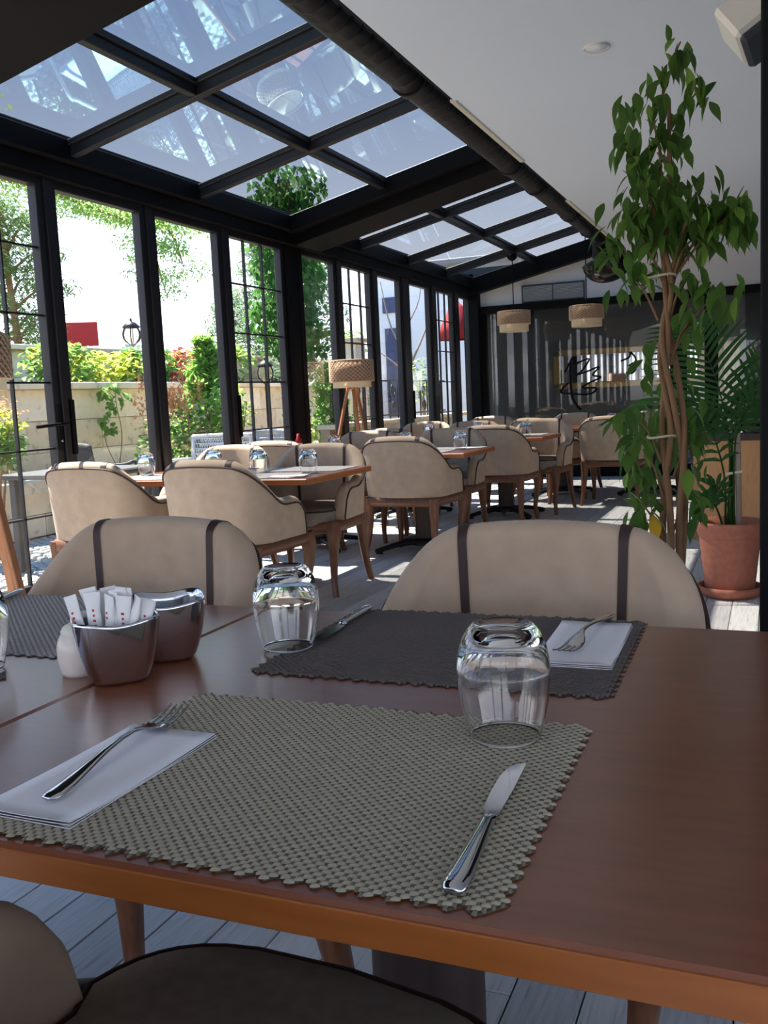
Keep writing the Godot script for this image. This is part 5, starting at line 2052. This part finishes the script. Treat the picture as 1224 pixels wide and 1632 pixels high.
	# white building with blue shutters
	var b := thing("white_house", "white rendered house with dark blue shutters behind the railing", "building", Vector3(-5.95, 0, -16.4))
	st = mb()
	box(st, Vector3(0.4, 1.7, -0.6), Vector3(2.9, 3.4, 1.2))
	obj("wall", st, M.render_white, b)
	st = mb()
	box(st, Vector3(0.4, 3.44, -0.55), Vector3(3.1, 0.1, 1.4), 0.02)
	obj("roof", st, M.render_white, b)
	for w in [[-0.52, 2.78, 0.42, 0.28], [-0.45, 1.55, 0.5, 1.62], [1.3, 2.6, 0.4, 0.4]]:
		st = mb()
		box(st, Vector3(w[0], w[1], 0.01), Vector3(w[2], w[3], 0.05), 0.006)
		var sh := obj("shutter", st, M.blue_shutter, b)
		st = mb()
		var n := int(w[3] / 0.07)
		for i in n:
			box(st, Vector3(w[0], w[1] - w[3] / 2 + (i + 0.5) * w[3] / n, 0.04), Vector3(w[2] - 0.06, 0.012, 0.02))
		obj("slats", st, M.blue_shutter, sh)
	# low wall and wrought railing
	var lw := setting("wall_railing")
	stones(lw, -4.28, 0.0, 0.78, 2, -8.9, -12.9, 0.12, 0.7)
	coping(lw, -4.33, 0.78, 0.05, 0.22, -8.9, -12.9, 1.3)
	var rl := thing("iron_railing", "black wrought iron railing with curled bars outside the far windows", "railing", Vector3(-4.33, 0.83, -10.9))
	st = mb()
	beam(st, Vector3(0, 0.46, 1.9), Vector3(0, 0.46, -1.9), 0.025, 0.018)
	beam(st, Vector3(0, 0.05, 1.9), Vector3(0, 0.05, -1.9), 0.025, 0.018)
	obj("rail", st, M.iron, rl)
	for i in 14:
		st = mb()
		var z := 1.8 - i * 0.27
		tube(st, [Vector3(0, 0.0, z), Vector3(0, 0.46, z)], 0.01, 6)
		obj("bar", st, M.iron, rl)
		if i % 2 == 0:
			st = mb()
			wrought_curl(st, Vector3(0, 0.25, z - 0.135), 0.16, 1.0)
			obj("scroll", st, M.iron, rl)
	# leafless tree by the railing
	t = thing("bare_tree", "slender bare-branched tree with a few green leaves before the white house", "tree", Vector3(-5.0, 0, -13.2))
	st = mb()
	branch_line(st, [Vector3(0.25, 0, 0), Vector3(0.2, 0.9, 0), Vector3(0.05, 1.6, 0), Vector3(-0.05, 2.9, 0)], 0.04, 0.01)
	branch_line(st, [Vector3(0.15, 1.2, 0), Vector3(-0.2, 1.6, 0.1), Vector3(-0.6, 1.9, 0.15)], 0.02, 0.005)
	branch_line(st, [Vector3(0.1, 1.5, 0), Vector3(-0.25, 2.1, 0), Vector3(-0.4, 2.8, 0)], 0.02, 0.005)
	branch_line(st, [Vector3(0.05, 1.6, 0), Vector3(0.35, 2.2, 0), Vector3(0.5, 2.7, 0)], 0.018, 0.005)
	branch_line(st, [Vector3(-0.02, 2.1, 0), Vector3(0.2, 2.5, 0), Vector3(0.25, 3.0, 0)], 0.012, 0.004)
	obj("trunk", st, M.bark_pale, t)
	xs = blob(Vector3(0.25, 1.3, 0), Vector3(0.22, 0.4, 0.2), 220, "broad", 1.2, 0.1)
	xs.append_array(blob(Vector3(-0.85, 1.9, 0.2), Vector3(0.3, 0.35, 0.3), 260, "broad", 1.2, 0.1))
	scatter("foliage", garden_leaf("broad"), M.leaf_locust, xs, t)
	# red parasol
	t = thing("red_parasol", "red garden parasol seen through the last window by the far corner", "parasol", Vector3(-4.15, 0, -12.95))
	st = mb()
	var P := []
	for s in [[0.0, 2.42], [0.12, 2.3], [0.25, 2.05], [0.27, 1.86], [0.26, 1.86]]:
		var ring := []
		for k in 24:
			var an := TAU * k / 24.0
			var rr: float = s[0] * (1.0 - 0.05 * absf(sin(an * 4.0)))
			ring.append(Vector3(cos(an) * rr, s[1], -sin(an) * rr))
		P.append(ring)
	grid(st, P, false, true)
	obj("canopy", st, M.red_paint, t)
	st = mb()
	tube(st, [Vector3(0, 0, 0), Vector3(0, 2.4, 0)], 0.022, 8)
	obj("pole", st, M.bark_pale, t)
	# red signboard behind the wall
	t = thing("red_sign", "red signboard behind the pine above the stone wall", "sign", Vector3(-12.9, 0, -15.2), 0.55)
	st = mb()
	box(st, Vector3(0.05, 2.62, 0), Vector3(0.95, 0.48, 0.06), 0.01)
	obj("panel", st, M.red_paint, t)
	st = mb()
	for s in [-0.3, 0.35]:
		box(st, Vector3(s, 1.1, -0.04), Vector3(0.06, 2.2, 0.05))
	obj("post", st, M.iron, t)
	# outdoor furniture
	woven_chair("pale openwork rattan chair outside below the thuja and nandina bushes", -4.5, -6.9, 0.1, M.rattan)
	woven_chair("dark rattan chair outside the window between the door and the next post", -4.83, -6.15, 2.5, M.rattan_dark)
	woven_chair("grey rattan chair beside the pale openwork one outside", -4.55, -7.62, -0.3, M.rattan)
	var ot := thing("terrace_table", "low dark garden table outside beside the dark rattan chair", "table", Vector3(-4.5, 0, -5.3))
	st = mb()
	box(st, Vector3(0, 0.66, 0), Vector3(0.75, 0.04, 0.75), 0.01)
	obj("tabletop", st, M.rattan_dark, ot)
	for sx in [-1, 1]:
		for sz in [-1, 1]:
			st = mb()
			box(st, Vector3(sx * 0.32, 0.32, sz * 0.32), Vector3(0.05, 0.64, 0.05), 0.006)
			obj("leg", st, M.rattan_dark, ot)
